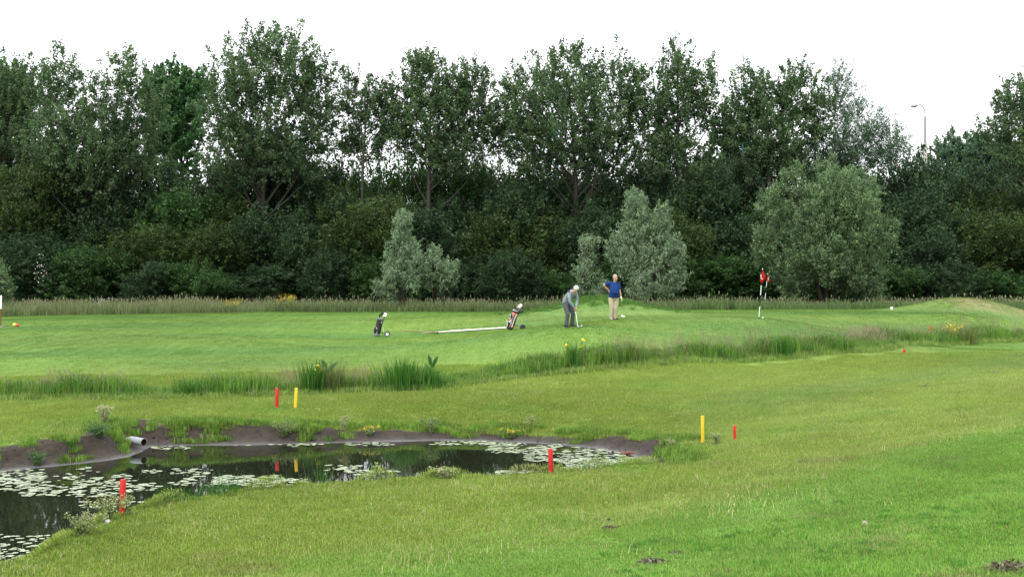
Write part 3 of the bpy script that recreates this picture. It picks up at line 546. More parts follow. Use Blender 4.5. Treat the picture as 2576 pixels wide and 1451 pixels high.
px_tree('round_willow', 'big rounded olive willow behind the flag', None, 2075, 84, [(2070, 590, 140, 140), (2085, 440, 38, 55), (2000, 462, 36, 48), (2150, 462, 42, 52), (2192, 480, 36, 55), (1945, 515, 45, 65), (2212, 590, 46, 62), (1925, 620, 40, 65), (2000, 690, 90, 65), (2150, 690, 95, 65), (2195, 738, 45, 28), (2060, 510, 70, 70)], LWIL, 35, clump_n=5, nsh=3200, per=40, shell=.55, L=.75, jit=.13, leaf=.080, asp=.42, trunk_r=.16, ntarget=60, stems=4, twigs=200, bark=BARKD, point=True)
px_tree('round_willow', 'part of a willow bush cut by the left edge of the photo', None, -25, 76, [(-25, 715, 60, 55), (-35, 690, 45, 40)], LWIL, 36, clump_n=7, nsh=420, per=36, L=.5, jit=.1, leaf=.07, asp=.4, trunk_r=.05, stems=3, twigs=100, bark=BARKD, point=True)

# thicket: shrub kinds built once, then copied one by one
LT = {'dark': leafmat('thicket_dark_leaf', (.012, .032, .014), (.064, .115, .048), .34, .22, .5),
      'green': leafmat('thicket_green_leaf', (.020, .052, .016), (.082, .160, .050), .36, .22, .5),
      'olive': leafmat('hawthorn_leaf', (.018, .038, .012), (.080, .126, .038), .34, .2, .5)}
def shrub_proto(kind, seed):
    r = np.random.default_rng(seed); lobes = [(0, 0, .50, .42, .40, .42)]
    for i in range(7):
        an = r.uniform(0, 6.28); q = r.uniform(.2, .45); lobes.append((q*math.cos(an), q*math.sin(an)*.8, r.uniform(.18, .82), r.uniform(.16, .30), r.uniform(.16, .28), r.uniform(.12, .26)))
    S = 6.0; lobes = [tuple(c*S for c in l) for l in lobes]; lobes = [l if l[2]-l[5] > -.8 else (l[0], l[1], l[5]-.6, l[3], l[4], l[5]) for l in lobes]
    return lobes
protos = {}
pr_specs = [('dark', 1), ('dark', 2), ('dark', 3), ('green', 4), ('green', 5), ('olive', 6), ('olive', 7)]
def place_shrub(kind, var, X, Y, H, Wd, rz, name, label, group):
    key = (kind, var)
    if key not in protos:
        lb = shrub_proto(kind, 500+var); t = make_tree(name, label, group, (0, 0, 0), lb, LT[kind], 600+var, nsh=1050, per=46, L=.9, jit=.17, leaf=.082 if kind != 'olive' else .075, asp=.62, upw=.25 if kind == 'olive' else .5, shell=.55, trunk_r=.12, ntarget=24, stems=3, twigs=60, bark=BARKD, cat='shrub', bias=.8)
        protos[key] = t
    else:
        s = protos[key]; t = s.copy(); COL.objects.link(t); tag(t, label, 'shrub', group); t.name = name
        for ch in s.children:
            c = ch.copy(); COL.objects.link(c); c.parent = t
    t.location = (X, Y, gz(X, Y)-.1); t.rotation_euler = (0, 0, rz); t.scale = (Wd/6.0, Wd/6.0, H/6.0)
    return t
r = np.random.default_rng(77)
GT = 'shrubs of the dense thicket under the poplars'
LAB = {'dark': 'very dark green shrub', 'green': 'fresh green leafy shrub', 'olive': 'olive green hawthorn shrub'}
NAM = {'dark': 'thicket_shrub', 'green': 'leafy_shrub', 'olive': 'hawthorn_shrub'}
MARKS = [(-400, 'beyond the left edge willow'), (60, 'above the tee markers'), (245, 'below the two peaked poplar'), (440, 'below the pale green tree'), (672, 'below the tallest poplar'), (840, 'right of the tallest poplar'), (960, 'behind the small silvery willow'), (1130, 'right of the small silvery willow'),
         (1280, 'above the salmon golf bag'), (1434, 'behind the putting golfer'), (1600, 'behind the tall silvery willow'), (1760, 'between the silvery and the round willow'), (1930, 'left behind the round willow'), (2090, 'straight behind the round willow'), (2270, 'below the street lamp'), (2440, 'behind the right mound'), (2600, 'at the right edge')]
ROWN = {0: 'at the meadow edge', 1: 'of middle height', 2: 'tall and set back', 3: 'rearmost and highest'}
made = []
def row(ri, Y, x0, x1, n, H, Wd, kinds):
    for i in range(n):
        X = x0+(x1-x0)*(i+.5)/n+r.uniform(-1, 1); k = kinds[int(r.integers(len(kinds)))]; v = {'dark': (1, 2, 3), 'green': (4, 5), 'olive': (6, 7)}[k][int(r.integers(2))]
        y_ = Y+r.uniform(-1.2, 1.2); u = X/y_*F+CU; mk = min(MARKS, key=lambda m: abs(m[0]-u))[1]
        t = place_shrub(k, v, X, y_, r.uniform(*H), r.uniform(*Wd), r.uniform(0, 6.28), NAM[k], LAB[k], GT); made.append((k, ri, mk, u, t))
row(0, 96.5, -44, 44, 19, (3.2, 5.4), (5.2, 7.5), ['dark', 'dark', 'green', 'green'])
row(1, 100, -46, 46, 15, (6.5, 9.2), (7, 9.5), ['olive', 'olive', 'dark', 'dark', 'green'])
row(2, 104.5, -48, -13, 6, (9.5, 12.5), (8, 10.5), ['dark', 'dark', 'green', 'olive'])
row(2, 104.5, -13, 48, 11, (9.5, 12.2), (8, 10.5), ['dark', 'dark', 'green', 'olive'])
row(3, 110, -52, -14, 7, (13, 16.5), (9, 11.5), ['dark', 'green', 'dark'])
row(3, 110, -14, 22, 10, (12.2, 14.6), (7.5, 9.5), ['dark', 'green', 'olive'])
row(3, 110, 22, 52, 6, (12, 14.5), (8.5, 10.5), ['dark', 'green', 'dark'])
from collections import defaultdict
dd = defaultdict(list)
for k, ri, mk, u, t in made: dd[(k, ri, mk)].append((u, t))
for (k, ri, mk), lst in dd.items():
    lst.sort(key=lambda e: e[0])
    for i, (u, t) in enumerate(lst): t['label'] = '%s%s, %s, %s' % ('' if len(lst) == 1 else ('left ', 'right ')[min(i, 1)] if len(lst) == 2 else ('left ', 'middle ', 'right ')[min(i, 2)], LAB[k], ROWN[ri], mk)
bt = min((m for m in made if m[1] == 0), key=lambda m: abs(m[3]-100))[4]                # white blossom on the front shrub at the left
p = Pt(103, 692, bt.location.y-3.0); C = np.array(p)[None]+r.normal(0, 1, (70, 3))*np.array((.28, .25, .62)); b = link('blossom', leaves_mesh('blossom', C, r.uniform(.03, .06, 70), np.full(70, .5), .8, .3, 3), pmat('blossom', (.65, .63, .55), .7, .2), bt)
b.matrix_parent_inverse = (Matrix.Translation(bt.location) @ Matrix.Rotation(bt.rotation_euler.z, 4, 'Z') @ Matrix.Diagonal((*bt.scale, 1))).inverted()

# ------------------------------------------------------------------ plants one can tell apart
LIRIS = leafmat('iris_leaf', (.020, .080, .013), (.095, .230, .040), .35); LRUSH = leafmat('rush_leaf', (.050, .085, .020), (.155, .190, .055), .3)
LDOCK = leafmat('dock_leaf', (.020, .075, .020), (.07, .17, .045), .3); LWEED = leafmat('weed_leaf', (.10, .15, .05), (.27, .32, .14), .3); LPALE = leafmat('dry_weed', (.22, .24, .11), (.42, .44, .24), .25)
YEL = pmat('yellow_petal', (.75, .52, .02), .5, .3, noise=.1); WHITEP = pmat('white_petal', (.7, .7, .62), .6, .2); DRYST = pmat('plant_stem', (.10, .15, .04), .7, .2)
def strips(n, spread, h, w, lean, seed, droop=.25, seg=4):
    r = np.random.default_rng(seed); an = r.uniform(0, 6.283, n); q = np.abs(r.normal(0, spread*.5, n)); b = np.stack([np.cos(an)*q, np.sin(an)*q, np.full(n, -.04)], 1)
    la = an+r.normal(0, .6, n); ln = np.abs(r.normal(lean, lean*.5, n)); hh = r.uniform(h[0], h[1], n); wa = r.uniform(0, 6.283, n); wd = np.stack([np.cos(wa), np.sin(wa), 0*wa], 1)*w/2
    V = []; 
    for k in range(seg+1):
        t = k/seg; c = b+np.stack([np.cos(la)*ln*hh*t**1.7, np.sin(la)*ln*hh*t**1.7, hh*(t-droop*ln*t*t)], 1); f = (1-t**2.2)*.95+.05; V += [c-wd*f, c+wd*f]
    i = np.arange(n); Fc = np.concatenate([np.stack([i+2*k*n, i+(2*k+1)*n, i+(2*k+3)*n, i+(2*k+2)*n], 1) for k in range(seg)])
    return fast_mesh('leaf_blades', np.concatenate(V), Fc, {'tint': np.tile(np.clip(r.normal(.5, .22, n), 0, 1), seg)})
def flowers(pts, s, mat, parent, name='flower', n=6, seed=0):
    r = np.random.default_rng(seed)
    for p in pts:
        C = np.array(p)[None]+r.normal(0, s*.45, (n, 3)); me = leaves_mesh(name, C, np.full(n, s)*r.uniform(.7, 1.1, n), np.full(n, .5), .6, .2, seed); link(name, me, mat, parent); seed += 1
def clump(name, label, u, v, n, spread, h, w, lean, mat, seed, fl=None, cat='plant', group=None):
    p = hit(u, v); t = empty(name, p); tag(t, label, cat, group); tag(link('leaf_blades', strips(n, spread, h, w, lean, seed), mat, t), kind='stuff')
    if fl:
        pts = []
        for fu, fv in fl:
            q = Pt(fu, fv, p.y); q = q-p; pts.append(q); obj('stem', T([(q.x*.3, 0, -.03), (q.x*.7, 0, q.z*.6), (q.x, q.y, q.z)], .008, 4), DRYST, t)
        flowers(pts, .055, YEL, t, seed=seed)
    return t
clump('iris_clump', 'dark green iris clump with low yellow flowers behind the far stakes', 790, 988, 230, .48, (.6, 1.05), .030, .18, LIRIS, 41, [(800, 921), (799, 934), (796, 951)], group='yellow irises along the ditch')
clump('iris_clump', 'small iris clump with yellow flowers on top, below the putting golfer', 1443, 930, 80, .26, (.7, 1.1), .030, .16, LIRIS, 42, [(1424, 868), (1466, 855), (1461, 872)], group='yellow irises along the ditch')
clump('rush_clump', 'fan of thin tall rushes right of the flowering iris', 842, 988, 300, .36, (.7, 1.1), .011, .30, LRUSH, 43, group='rush clumps along the ditch')
clump('sedge_clump', 'broad dense sedge tussock at the middle of the ditch', 1015, 980, 520, .75, (.65, 1.05), .022, .22, LIRIS, 44)
clump('sedge_clump', 'lower sedge tussock at the right of the broad one', 1085, 978, 260, .50, (.45, .8), .020, .25, LIRIS, 45)
clump('rush_clump', 'dark rush tuft in the ditch below the man in blue', 1592, 915, 230, .40, (.5, .95), .013, .18, LRUSH, 46, group='rush clumps along the ditch')
clump('rush_clump', 'round dark green rush tuft in the ditch below the flag', 1968, 898, 300, .42, (.6, .95), .016, .2, LIRIS, 47, group='rush clumps along the ditch')
clump('rush_clump', 'rush tuft at the far right end of the ditch', 2440, 866, 170, .45, (.6, .9), .014, .2, LRUSH, 48, group='rush clumps along the ditch')
clump('rush_clump', 'tall grass tuft at the left end of the ditch', 190, 995, 220, .6, (.5, .85), .015, .22, LIRIS, 49, group='rush clumps along the ditch')
clump('rush_clump', 'short rush tuft left of the far red stake', 470, 998, 200, .5, (.4, .7), .015, .22, LIRIS, 50, group='rush clumps along the ditch')
def dock(label, u, v, leaves, seed):
    """upright plant with a few large leaves; leaves given as picture points (base, tip)"""
    p = hit(u, v); t = empty('dock_plant', p); tag(t, label, 'plant', 'large leaved docks in the ditch'); r = np.random.default_rng(seed)
    top = max(leaves, key=lambda l: -l[3]); q = Pt(top[0], top[1], p.y)-p; obj('stem', T([(0, 0, -.04), (q.x*.4, 0, q.z*.5), q], [.014, .012, .008], 5), DRYST, t)
    for a0, b0, a1, b1, w in leaves:
        A = Pt(a0, b0, p.y)-p; B = Pt(a1, b1, p.y-.08)-p; d = B-A; n = Vector((r.normal(0, .3), -1, .5)).normalized(); s = d.cross(n).normalized()*w; V = []; Fc = []
        for k in range(7):
            f = k/6; wd = math.sin(math.pi*min(1, f*.92+.05))**.8; c = A+d*f+n*(.12*math.sin(f*3))*d.length; V += [c-s*wd+n*.12*w, c, c+s*wd+n*.12*w]
        for k in range(6):
            for j in (0, 1): i = k*3+j; Fc.append((i, i+1, i+4, i+3))
        me = fast_mesh('leaf', [tuple(x) for x in V], Fc, {'tint': [.45+r.normal(0, .12)]*len(Fc)}); me.polygons.foreach_set('use_smooth', [True]*len(Fc)); link('leaf', me, LDOCK, t)
dock('large leaved dock plant beside the flowering iris', 825, 975, [(822, 925, 808, 905, .05), (824, 935, 850, 912, .06), (824, 950, 858, 945, .09), (822, 955, 800, 945, .05), (825, 968, 862, 972, .08), (824, 942, 838, 925, .05)], 1)
dock('two upright broad leaves rising above the sedge tussock', 1088, 965, [(1086, 925, 1078, 893, .055), (1088, 925, 1102, 896, .06), (1086, 940, 1068, 915, .05), (1088, 945, 1108, 935, .05)], 2)
def weed(name, label, u, v, h, spread, n, seed, mat, head=None, hs=.012, per=14, group=None, Y=None, leafs=.02):
    """bushy weed: thin branching stems, small leaves, optional heads"""
    p = hit(u, v) if Y is None else Vector(((u-CU)/F*Y, Y, gz((u-CU)/F*Y, Y))); t = empty(name, p); tag(t, label, 'plant', group); r = np.random.default_rng(seed); bm = bmesh.new(); C = []; H = []
    for i in range(n):
        an = r.uniform(0, 6.28); q = r.uniform(.15, 1)*spread; hh = h*r.uniform(.6, 1); e = np.array((math.cos(an)*q, math.sin(an)*q, hh)); m = e*np.array((.35, .35, .5)); b = np.array((math.cos(an)*.03, math.sin(an)*.03, -.03))
        tube(bm, [b, m, e], [.005, .004, .002], 3, cap=False)
        tt = r.uniform(.15, 1, per)[:, None]; C.append(np.where(tt < .5, b+(m-b)*tt*2, m+(e-m)*(tt*2-1))+r.normal(0, leafs*1.2, (per, 3)))
        for k in range(3):
            e2 = e+r.normal(0, .03, 3)*(h/.4); tube(bm, [m*.3+e*.7, e2], [.003, .002], 3, cap=False); H.append(e2)
    obj('stem', bm, DRYST, t); C = np.concatenate(C); C[:, 2] = np.maximum(C[:, 2], .01)
    link('leaves', leaves_mesh('leaves', C, r.uniform(.6, 1.2, len(C))*leafs, r.normal(.5, .2, len(C)), .55, .5, seed), mat, t)
    if head:
        H = np.array(H); HC = np.repeat(H, 5, 0)+r.normal(0, hs*1.2, (len(H)*5, 3)); tag(link('flower_heads', leaves_mesh('flower_heads', HC, np.full(len(HC), hs)*r.uniform(.7, 1.3, len(HC)), r.uniform(.3, 1, len(HC)), .8, .5, seed), head, t), kind='stuff')
    return t
weed('pale_weed', 'pale feathery weed in front of the near red stake', 268, 1312, .34, .30, 26, 1, LWEED, LPALE, .012)
weed('pale_weed', 'pale weed clump low on the bank left of the near red stake', 205, 1350, .30, .34, 26, 2, LWEED, LPALE, .010)
weed('pale_weed', 'pale spindly weed leaning over the red stake foot', 322, 1300, .30, .14, 9, 3, LWEED, LPALE, .011)
weed('dry_weed', 'dry whitish weed at the near pond edge, centre', 1118, 1206, .20, .24, 22, 4, LPALE, LPALE, .014)
weed('thistle', 'single upright thistle at the near pond edge', 948, 1212, .30, .05, 5, 5, LWEED, LWEED, .02, per=24)
weed('green_weed', 'bright green weed on the mud left of the outlet pipe', 95, 1170, .28, .22, 22, 6, LP2, None, leafs=.025)
weed('green_weed', 'green weed tuft hanging on the mud bank below the far stakes', 712, 1098, .34, .34, 30, 7, LWEED, LWEED, .01)
weed('green_weed', 'green weed tuft on the mud bank at the pond middle', 1085, 1090, .34, .26, 24, 8, LWEED, LWEED, .01)
weed('green_weed', 'low green weed with yellow dots on the bank near the pond tip', 1285, 1100, .18, .26, 22, 9, LWEED, YEL, .008)
weed('green_weed', 'low weed with tiny yellow flowers on the far bank', 930, 1098, .2, .25, 20, 10, LWEED, YEL, .008)
weed('dry_weed', 'reddish dry weed on the far bank', 865, 1082, .36, .12, 12, 11, LPALE, LPALE, .01)
weed('dry_weed', 'dry twiggy weed above the bank near the pond tip', 1335, 1075, .28, .22, 18, 12, LPALE, LPALE, .008)
weed('pale_weed', 'pinkish grass plume above the mud bank left of the pipe', 262, 1068, .42, .22, 26, 13, LPALE, LPALE, .016)
weed('green_weed', 'leafy weed drooping over the bank above the pipe', 250, 1098, .3, .35, 30, 14, LP2, None, leafs=.03)
weed('pale_weed', 'faint pale weed beside the yellow stake on the right', 1802, 1118, .22, .16, 14, 15, LWEED, LPALE, .01)
weed('pale_weed', 'small pale weed left of the right yellow stake', 1695, 1128, .2, .16, 12, 16, LWEED, LPALE, .01)
weed('sapling', 'fresh green sapling on top of the grassy mound', 1489, 750, .35, .14, 10, 17, LP2, None, Y=59.5, leafs=.06)
weed('yellow_flower_clump', 'yellow flowering weeds in the meadow, left patch', 585, 0, .75, .55, 40, 18, LWEED, YEL, .012, Y=70)
weed('yellow_flower_clump', 'yellow flowering weeds in the meadow, right brighter patch', 722, 0, .95, .6, 50, 19, LWEED, YEL, .013, Y=70)
weed('yellow_flower_clump', 'yellow flowers in the far right end of the ditch', 2395, 856, .7, .4, 30, 20, LWEED, YEL, .015)
weed('white_flower_clump', 'white flowering weed in the meadow below the left wood', 262, 0, 1.0, .5, 22, 21, LWEED, WHITEP, .014, Y=74)
for i, (u, v) in enumerate([(452, 1262), (545, 1240), (585, 1232)]):
    lab = ['long grass tuft bending over the near pond edge, left of three', 'long grass tuft bending over the near pond edge, middle of three', 'long grass tuft bending over the near pond edge, right of three'][i]
    clump('long_grass_tuft', lab, u, v, 70, .25, (.2, .42), .008, .6, LIRIS, 60+i, cat='grass tuft', group='grass tufts at the near pond edge')
clump('long_grass_tuft', 'green grass tuft growing on bare mud left of the pipe', 178, 1122, 80, .18, (.1, .22), .008, .7, LIRIS, 64, cat='grass tuft')
clump('long_grass_tuft', 'thin reeds standing in the water near the lily pads', 800, 1212, 40, .3, (.25, .5), .007, .2, LIRIS, 65, cat='grass tuft')
clump('long_grass_tuft', 'sparse grass stems at the waters edge left of the red stake in the bank', 1270, 1202, 40, .5, (.15, .34), .007, .4, LIRIS, 66, cat='grass tuft')
clump('long_grass_tuft', 'sparse grass stems before the lily pads near the pond tip', 1480, 1186, 40, .5, (.15, .34), .007, .4, LIRIS, 67, cat='grass tuft')
clump('long_grass_tuft', 'small green grass tuft on the grey mud near the pond tip', 1408, 1112, 60, .2, (.06, .14), .008, .7, LIRIS, 68, cat='grass tuft')
# taller bright grass on the mound
r = np.random.default_rng(88); x = r.normal(4.0, 1.9, 420); y = r.normal(59.6, .8, 420)
scatter('mound_grass', np.stack([x, y, ground_z(x, y)], 1), np.array((.066, .180, .022))[None]*1.15*r.uniform(.7, 1.15, (420, 1)), r.uniform(.35, .75, 420), low, GMT, 'lush uncut grass on top of the mound', 'grass')

# ------------------------------------------------------------------ lily pads
PADM = pmat('floating_leaf', (.36, .41, .29), .35, .5, noise=.25, nscale=8)
zones = [(0, 400, 1178, 1250, 520, .60), (-60, 120, 1195, 1235, 80, .8), (430, 700, 1180, 1222, 300, .45), (640, 770, 1203, 1226, 80, .5), (820, 905, 1170, 1183, 34, .5), (870, 1010, 1184, 1202, 60, .45), (385, 480, 1123, 1131, 34, .5), (590, 760, 1115, 1124, 30, .4), (700, 1000, 1112, 1121, 110, .6),
         (1000, 1240, 1110, 1119, 110, .6), (1225, 1420, 1112, 1140, 260, .8), (1320, 1600, 1125, 1162, 420, .95), (1420, 1606, 1158, 1180, 240, .9), (1250, 1420, 1184, 1194, 70, .7), (0, 175, 1345, 1432, 130, .95), (-60, 60, 1380, 1440, 40, .95), (320, 385, 1262, 1280, 26, .8), (190, 300, 1262, 1302, 40, .55), (520, 640, 1196, 1216, 60, .5)]
r = np.random.default_rng(55); pads = []
for u0, u1, v0, v1, n, cov in zones:
    uu = r.uniform(u0, u1, n); vv = r.uniform(v0, v1, n); Yv = F*(CAMZ-WZ)/(vv-HV); Xv = (uu-CU)/F*Yv; cl = fbm(Xv*1.5+5, Yv*1.1, 95) > (.72-.45*cov)
    k = cl; pads += [(Xv[i], Yv[i], r.uniform(.026, .085)*(.75 if Yv[i] < 19 else 1)) for i in np.nonzero(k)[0]]
pads = np.array(pads); sd_, _ = pond_sd(pads[:, 0], pads[:, 1]); pads = pads[sd_ < -.03]
def pad_shape(seed):
    q = np.random.default_rng(seed); n = 11; an = np.linspace(.25, 6.03, n); rr = q.uniform(.82, 1.1, n); V = [(0, 0, .0)]+[(math.cos(a_)*r_, math.sin(a_)*r_*.9, q.uniform(-.01, .03)) for a_, r_ in zip(an, rr)]
    me = bpy.data.meshes.new('lily_pad'); me.from_pydata(V, [], [(0, i, i+1) for i in range(1, n)]); me.materials.append(PADM); return me
def vary(m, c2):
    t = m.node_tree; p = next(n for n in t.nodes if n.type == 'BSDF_PRINCIPLED'); g = t.nodes.new('ShaderNodeNewGeometry'); n = t.nodes.new('ShaderNodeTexNoise'); n.inputs['Scale'].default_value = 2.2; n.inputs['Detail'].default_value = 6; n.inputs['Roughness'].default_value = .8
    mr = t.nodes.new('ShaderNodeMapRange'); mr.inputs['From Min'].default_value = .42; mr.inputs['From Max'].default_value = .68; mi = t.nodes.new('ShaderNodeMix'); mi.data_type = 'RGBA'; mi.inputs[7].default_value = (*c2, 1); l = p.inputs['Base Color'].links[0]; src = l.from_socket
    t.links.new(g.outputs['Position'], n.inputs['Vector']); t.links.new(n.outputs['Fac'], mr.inputs['Value']); t.links.new(mr.outputs[0], mi.inputs[0]); t.links.new(src, mi.inputs[6]); t.links.new(mi.outputs[2], p.inputs['Base Color'])
vary(PADM, (.20, .26, .12))
PM = [pad_shape(i) for i in range(6)]
appar = pads[:, 2]**2/pads[:, 1]**2; order = np.argsort(-appar); big = order[:300]; rest = order[300:]
for n, i in enumerate(big):
    X, Y, s = pads[i]; o = bpy.data.objects.new('lily_pad', PM[n % 6]); COL.objects.link(o); o.location = (X, Y, WZ+.004+.0022*(n % 9)); o.scale = (s, s, s); o.rotation_euler = (0, 0, r.uniform(0, 6.28))
    u = X/Y*F+CU
    side = 'nearest corner of the pond' if (u < 260 and Y < 19.5) else 'left mat of the pond' if u < 420 else 'loose middle patches of the pond' if u < 1215 else 'dense mat at the right tip of the pond'
    tag(o, 'pale floating lily pad in the '+side, 'lily pad', 'lily pads in the '+side)
V = []; Fc = []
for n, i in enumerate(rest):
    X, Y, s = pads[i]; me = PM[n % 6]; a_ = r.uniform(0, 6.28); c_, s_ = math.cos(a_)*s, math.sin(a_)*s; o = len(V)
    V += [(X+v.co.x*c_-v.co.y*s_, Y+v.co.x*s_+v.co.y*c_, WZ+.003+.0021*(n % 9)+v.co.z*s) for v in me.vertices]; Fc += [tuple(k+o for k in p.vertices) for p in me.polygons]
tag(link('small_lily_pads', fast_mesh('small_lily_pads', V, Fc), PADM), 'mass of small pale floating leaves on the pond', 'lily pads', kind='stuff')

# ------------------------------------------------------------------ stakes, pipe, litter
RED = pmat('red_paint', (.50, .016, .014), .55, .35, noise=.25, nscale=10); YELP = pmat('yellow_paint', (.66, .43, .02), .5, .35, noise=.18, nscale=14)
WORN = pmat('worn_wood', (.34, .20, .12), .8, .2, noise=.3, nscale=25)
def stake(label, u, vt, vb, w, mat, lean=0.0, round_=True, grp='course stakes', scuff=False):
    p = hit(u, vb); h = CAMZ-(vt-HV)/F*p.y-p.z; t = empty('marker_stake', p); tag(t, label, 'stake', grp); bm = bmesh.new(); R_ = w*p.y/F/2; ld = lean*h
    prof = [(-.15, R_*.96), (.0, R_*.96), (h*.5, R_), (h-.012, R_), (h-.003, R_*.90), (h, R_*.72)]; n = 12 if round_ else 4
    tube(bm, [(ld*z/h, 0, z) for z, _ in prof], [(q, q) for _, q in prof], n)
    if not round_: bmesh.ops.rotate(bm, verts=bm.verts, cent=(0, 0, 0), matrix=Matrix.Rotation(math.radians(38), 3, 'Z'))
    obj('post', bm, mat, t)
    bm = bmesh.new(); zz = (-.02, .012, .03); tube(bm, [(ld*z/h, 0, z) for z in zz], [(R_*1.02,)*2, (R_*1.025,)*2, (R_*1.0,)*2], n, cap=False)
    if not round_: bmesh.ops.rotate(bm, verts=bm.verts, cent=(0, 0, 0), matrix=Matrix.Rotation(math.radians(38), 3, 'Z'))
    obj('worn_foot', bm, WORN, t)
    return t
stake('red stake nearest the camera, on the left pond bank', 308, 1205, 1297, 15, RED, .015)
stake('red stake on the near bank at the right part of the pond', 1386, 1128, 1193, 12, RED, -.02)
stake('red stake beside the yellow one above the far mud bank', 696, 976, 1026, 9, RED, .03)
stake('yellow stake right of the red one above the far mud bank', 743, 975, 1028, 9.5, YELP, .06, False)
stake('yellow stake right of the pond tip', 1768, 1045, 1116, 8.5, YELP, -.012)
stake('short red stake right of the yellow stake by the pond tip', 1848, 1070, 1109, 9.5, RED, 0, False)
stake('tiny red stake in front of the ditch on the far right', 2275, 878, 889, 7, RED)
stake('thin red stake standing behind the ditch below the right mound', 2341, 821, 838, 6, RED, .05)
PVC = pmat('grey_pvc', (.25, .27, .29), .5, .35, noise=.35, nscale=9); INN = pmat('pipe_inside', (.05, .035, .025), .9, .1)
e = Vector(onlevel(362, 1134, WZ)); e = Vector((e.x, e.y, WZ+.19)); dr = Vector((.80, -.58, -.06)).normalized()
pt = empty('drain_pipe', e); tag(pt, 'grey plastic drain pipe sticking out of the mud bank', 'pipe')
bm = bmesh.new(); tube(bm, [-dr*.75+Vector((0, 0, -.03)), -dr*.3, Vector((0, 0, 0))], .085, 20, cap=False); tube(bm, [Vector((0, 0, 0)), dr*.001], [.085, .076], 20, cap=False); obj('pipe_wall', bm, PVC, pt)
bm = bmesh.new(); tube(bm, [dr*.001, -dr*.3, -dr*.7], .076, 20, cap=False); obj('pipe_inside', bm, INN, pt)
CLAY = pmat('clay_pipe', (.17, .075, .05), .8, .2, noise=.3, nscale=10)
c = hit0(1582, 1142); t = empty('clay_drain', c+Vector((0, 0, .015))); tag(t, 'broken reddish clay drain lying in the mud at the pond tip', 'pipe')
bm = bmesh.new(); tube(bm, [(-.15, 0, 0), (0, .02, .01), (.16, .05, .0)], .032, 12, cap=False); tube(bm, [(.16, .05, 0), (.161, .05, 0)], [.032, .026], 12, cap=False); obj('clay_barrel', bm, CLAY, t)
bm = bmesh.new(); tube(bm, [(-.17, 0, 0), (-.13, 0, 0)], .040, 12); obj('clay_collar', bm, CLAY, t)
LITT = pmat('litter', (.50, .50, .54), .35, .4); STONE = pmat('stone', (.30, .28, .25), .85, .2, noise=.3, nscale=20, bump=.5); DIRT = leafmat('dry_clippings', (.045, .035, .022), (.22, .19, .12), .1)
def lump(name, label, u, v, s, mat, cat, seed, group=None):
    p = hit(u, v); bm = ball(bmesh.new(), (0, 0, s[2]*.35), s, 10, 7); q = np.random.default_rng(seed)
    for vv in bm.verts: vv.co *= q.uniform(.78, 1.18)
    o = obj(name, bm, mat, None, p); tag(o, label, cat, group); return o
lump('litter', 'crumpled white plastic litter in the weeds by the near stake', 270, 1320, (.05, .04, .05), LITT, 'litter', 1)
lump('stone', 'pale stone lying on the lawn at the right', 2176, 1322, (.035, .03, .04), STONE, 'stone', 2)
lump('stone', 'small pale stone on the lawn left of the larger one', 1972, 1340, (.028, .025, .02), STONE, 'stone', 3)
lump('stone', 'pale pebble in the rough left of the foreground centre', 905, 1414, (.03, .02, .015), STONE, 'stone', 4)
def clod(label, u, v, w, hgt, n, seed):
    p = hit(u, v); t = empty('turf_clod', p); tag(t, label, 'turf clod', 'torn turf clods on the lawn'); q = np.random.default_rng(seed); R_ = w*p.y/F/2
    C = np.stack([q.normal(0, R_*.5, n), q.normal(0, R_*.5, n), np.zeros(n)], 1); C[:, 2] = ground_z(C[:, 0]+p.x, C[:, 1]+p.y)-p.z+.01+np.abs(q.normal(0, hgt, n))*np.exp(-(C[:, 0]/R_)**2)
    tag(link('clippings', leaves_mesh('clippings', C, q.uniform(.012, .035, n), q.uniform(0, 1, n), .35, .3, seed), DIRT, t), kind='stuff')
for i, (lab, u, v, w, h_, n) in enumerate([('torn brown turf clod at the bottom right corner', 2535, 1437, 110, .03, 420), ('grey brown turf clod at the bottom of the lawn, right of centre', 1640, 1420, 70, .025, 260), ('small torn turf patch above the bottom clod', 1700, 1396, 46, .015, 120), ('small turf clod in the middle of the rough', 2015, 1168, 24, .03, 90),
                                            ('turf clod on the lawn at centre right', 1535, 1332, 46, .02, 140), ('tiny dark clod left of the bottom lawn', 1530, 1315, 18, .02, 50), ('turf clod on the pale strip at the far right', 2500, 940, 60, .03, 160), ('turf clod on the pale strip left of the others', 2320, 975, 34, .03, 90)]): clod(lab, u, v, w, h_, n, 300+i)

# ------------------------------------------------------------------ bunker, rake, tee things, balls
SAND = pmat('sand', (.50, .46, .37), .95, .1, noise=.12, nscale=18, bump=.3)
fr = [(1062, 839.2), (1100, 837.6), (1150, 834.8), (1200, 831.6), (1268, 827.4), (1305, 826)]; bk = [(1062, 838.8), (1100, 835.6), (1150, 831.3), (1200, 828.3), (1268, 824), (1305, 823)]
V = []; Fc = []; nc = 40; q = np.random.default_rng(4); us = np.linspace(1062, 1276, nc)
for k, u in enumerate(us):
    a_ = hit(u, float(np.interp(u, *zip(*fr)))); b_ = hit(u, float(np.interp(u, *zip(*bk)))-q.uniform(-.4, .5))
    for j in range(5): m = a_.lerp(b_, j/4); V.append((m.x, m.y, gz(m.x, m.y)+.03))
for k in range(nc-1):
    for j in range(4): Fc.append((k*5+j, (k+1)*5+j, (k+1)*5+j+1, k*5+j+1))
tag(link('bunker_sand', fast_mesh('bunker_sand', V, Fc), SAND), kind='structure')
WOODH = pmat('rake_handle', (.27, .17, .09), .6, .3); DARKM = pmat('dark_plastic', (.02, .02, .022), .45, .4); WHT = pmat('white_plastic', (.78, .78, .76), .4, .4, noise=.05); STEEL = pmat('steel', (.55, .55, .57), .3, .5, metal=.8)
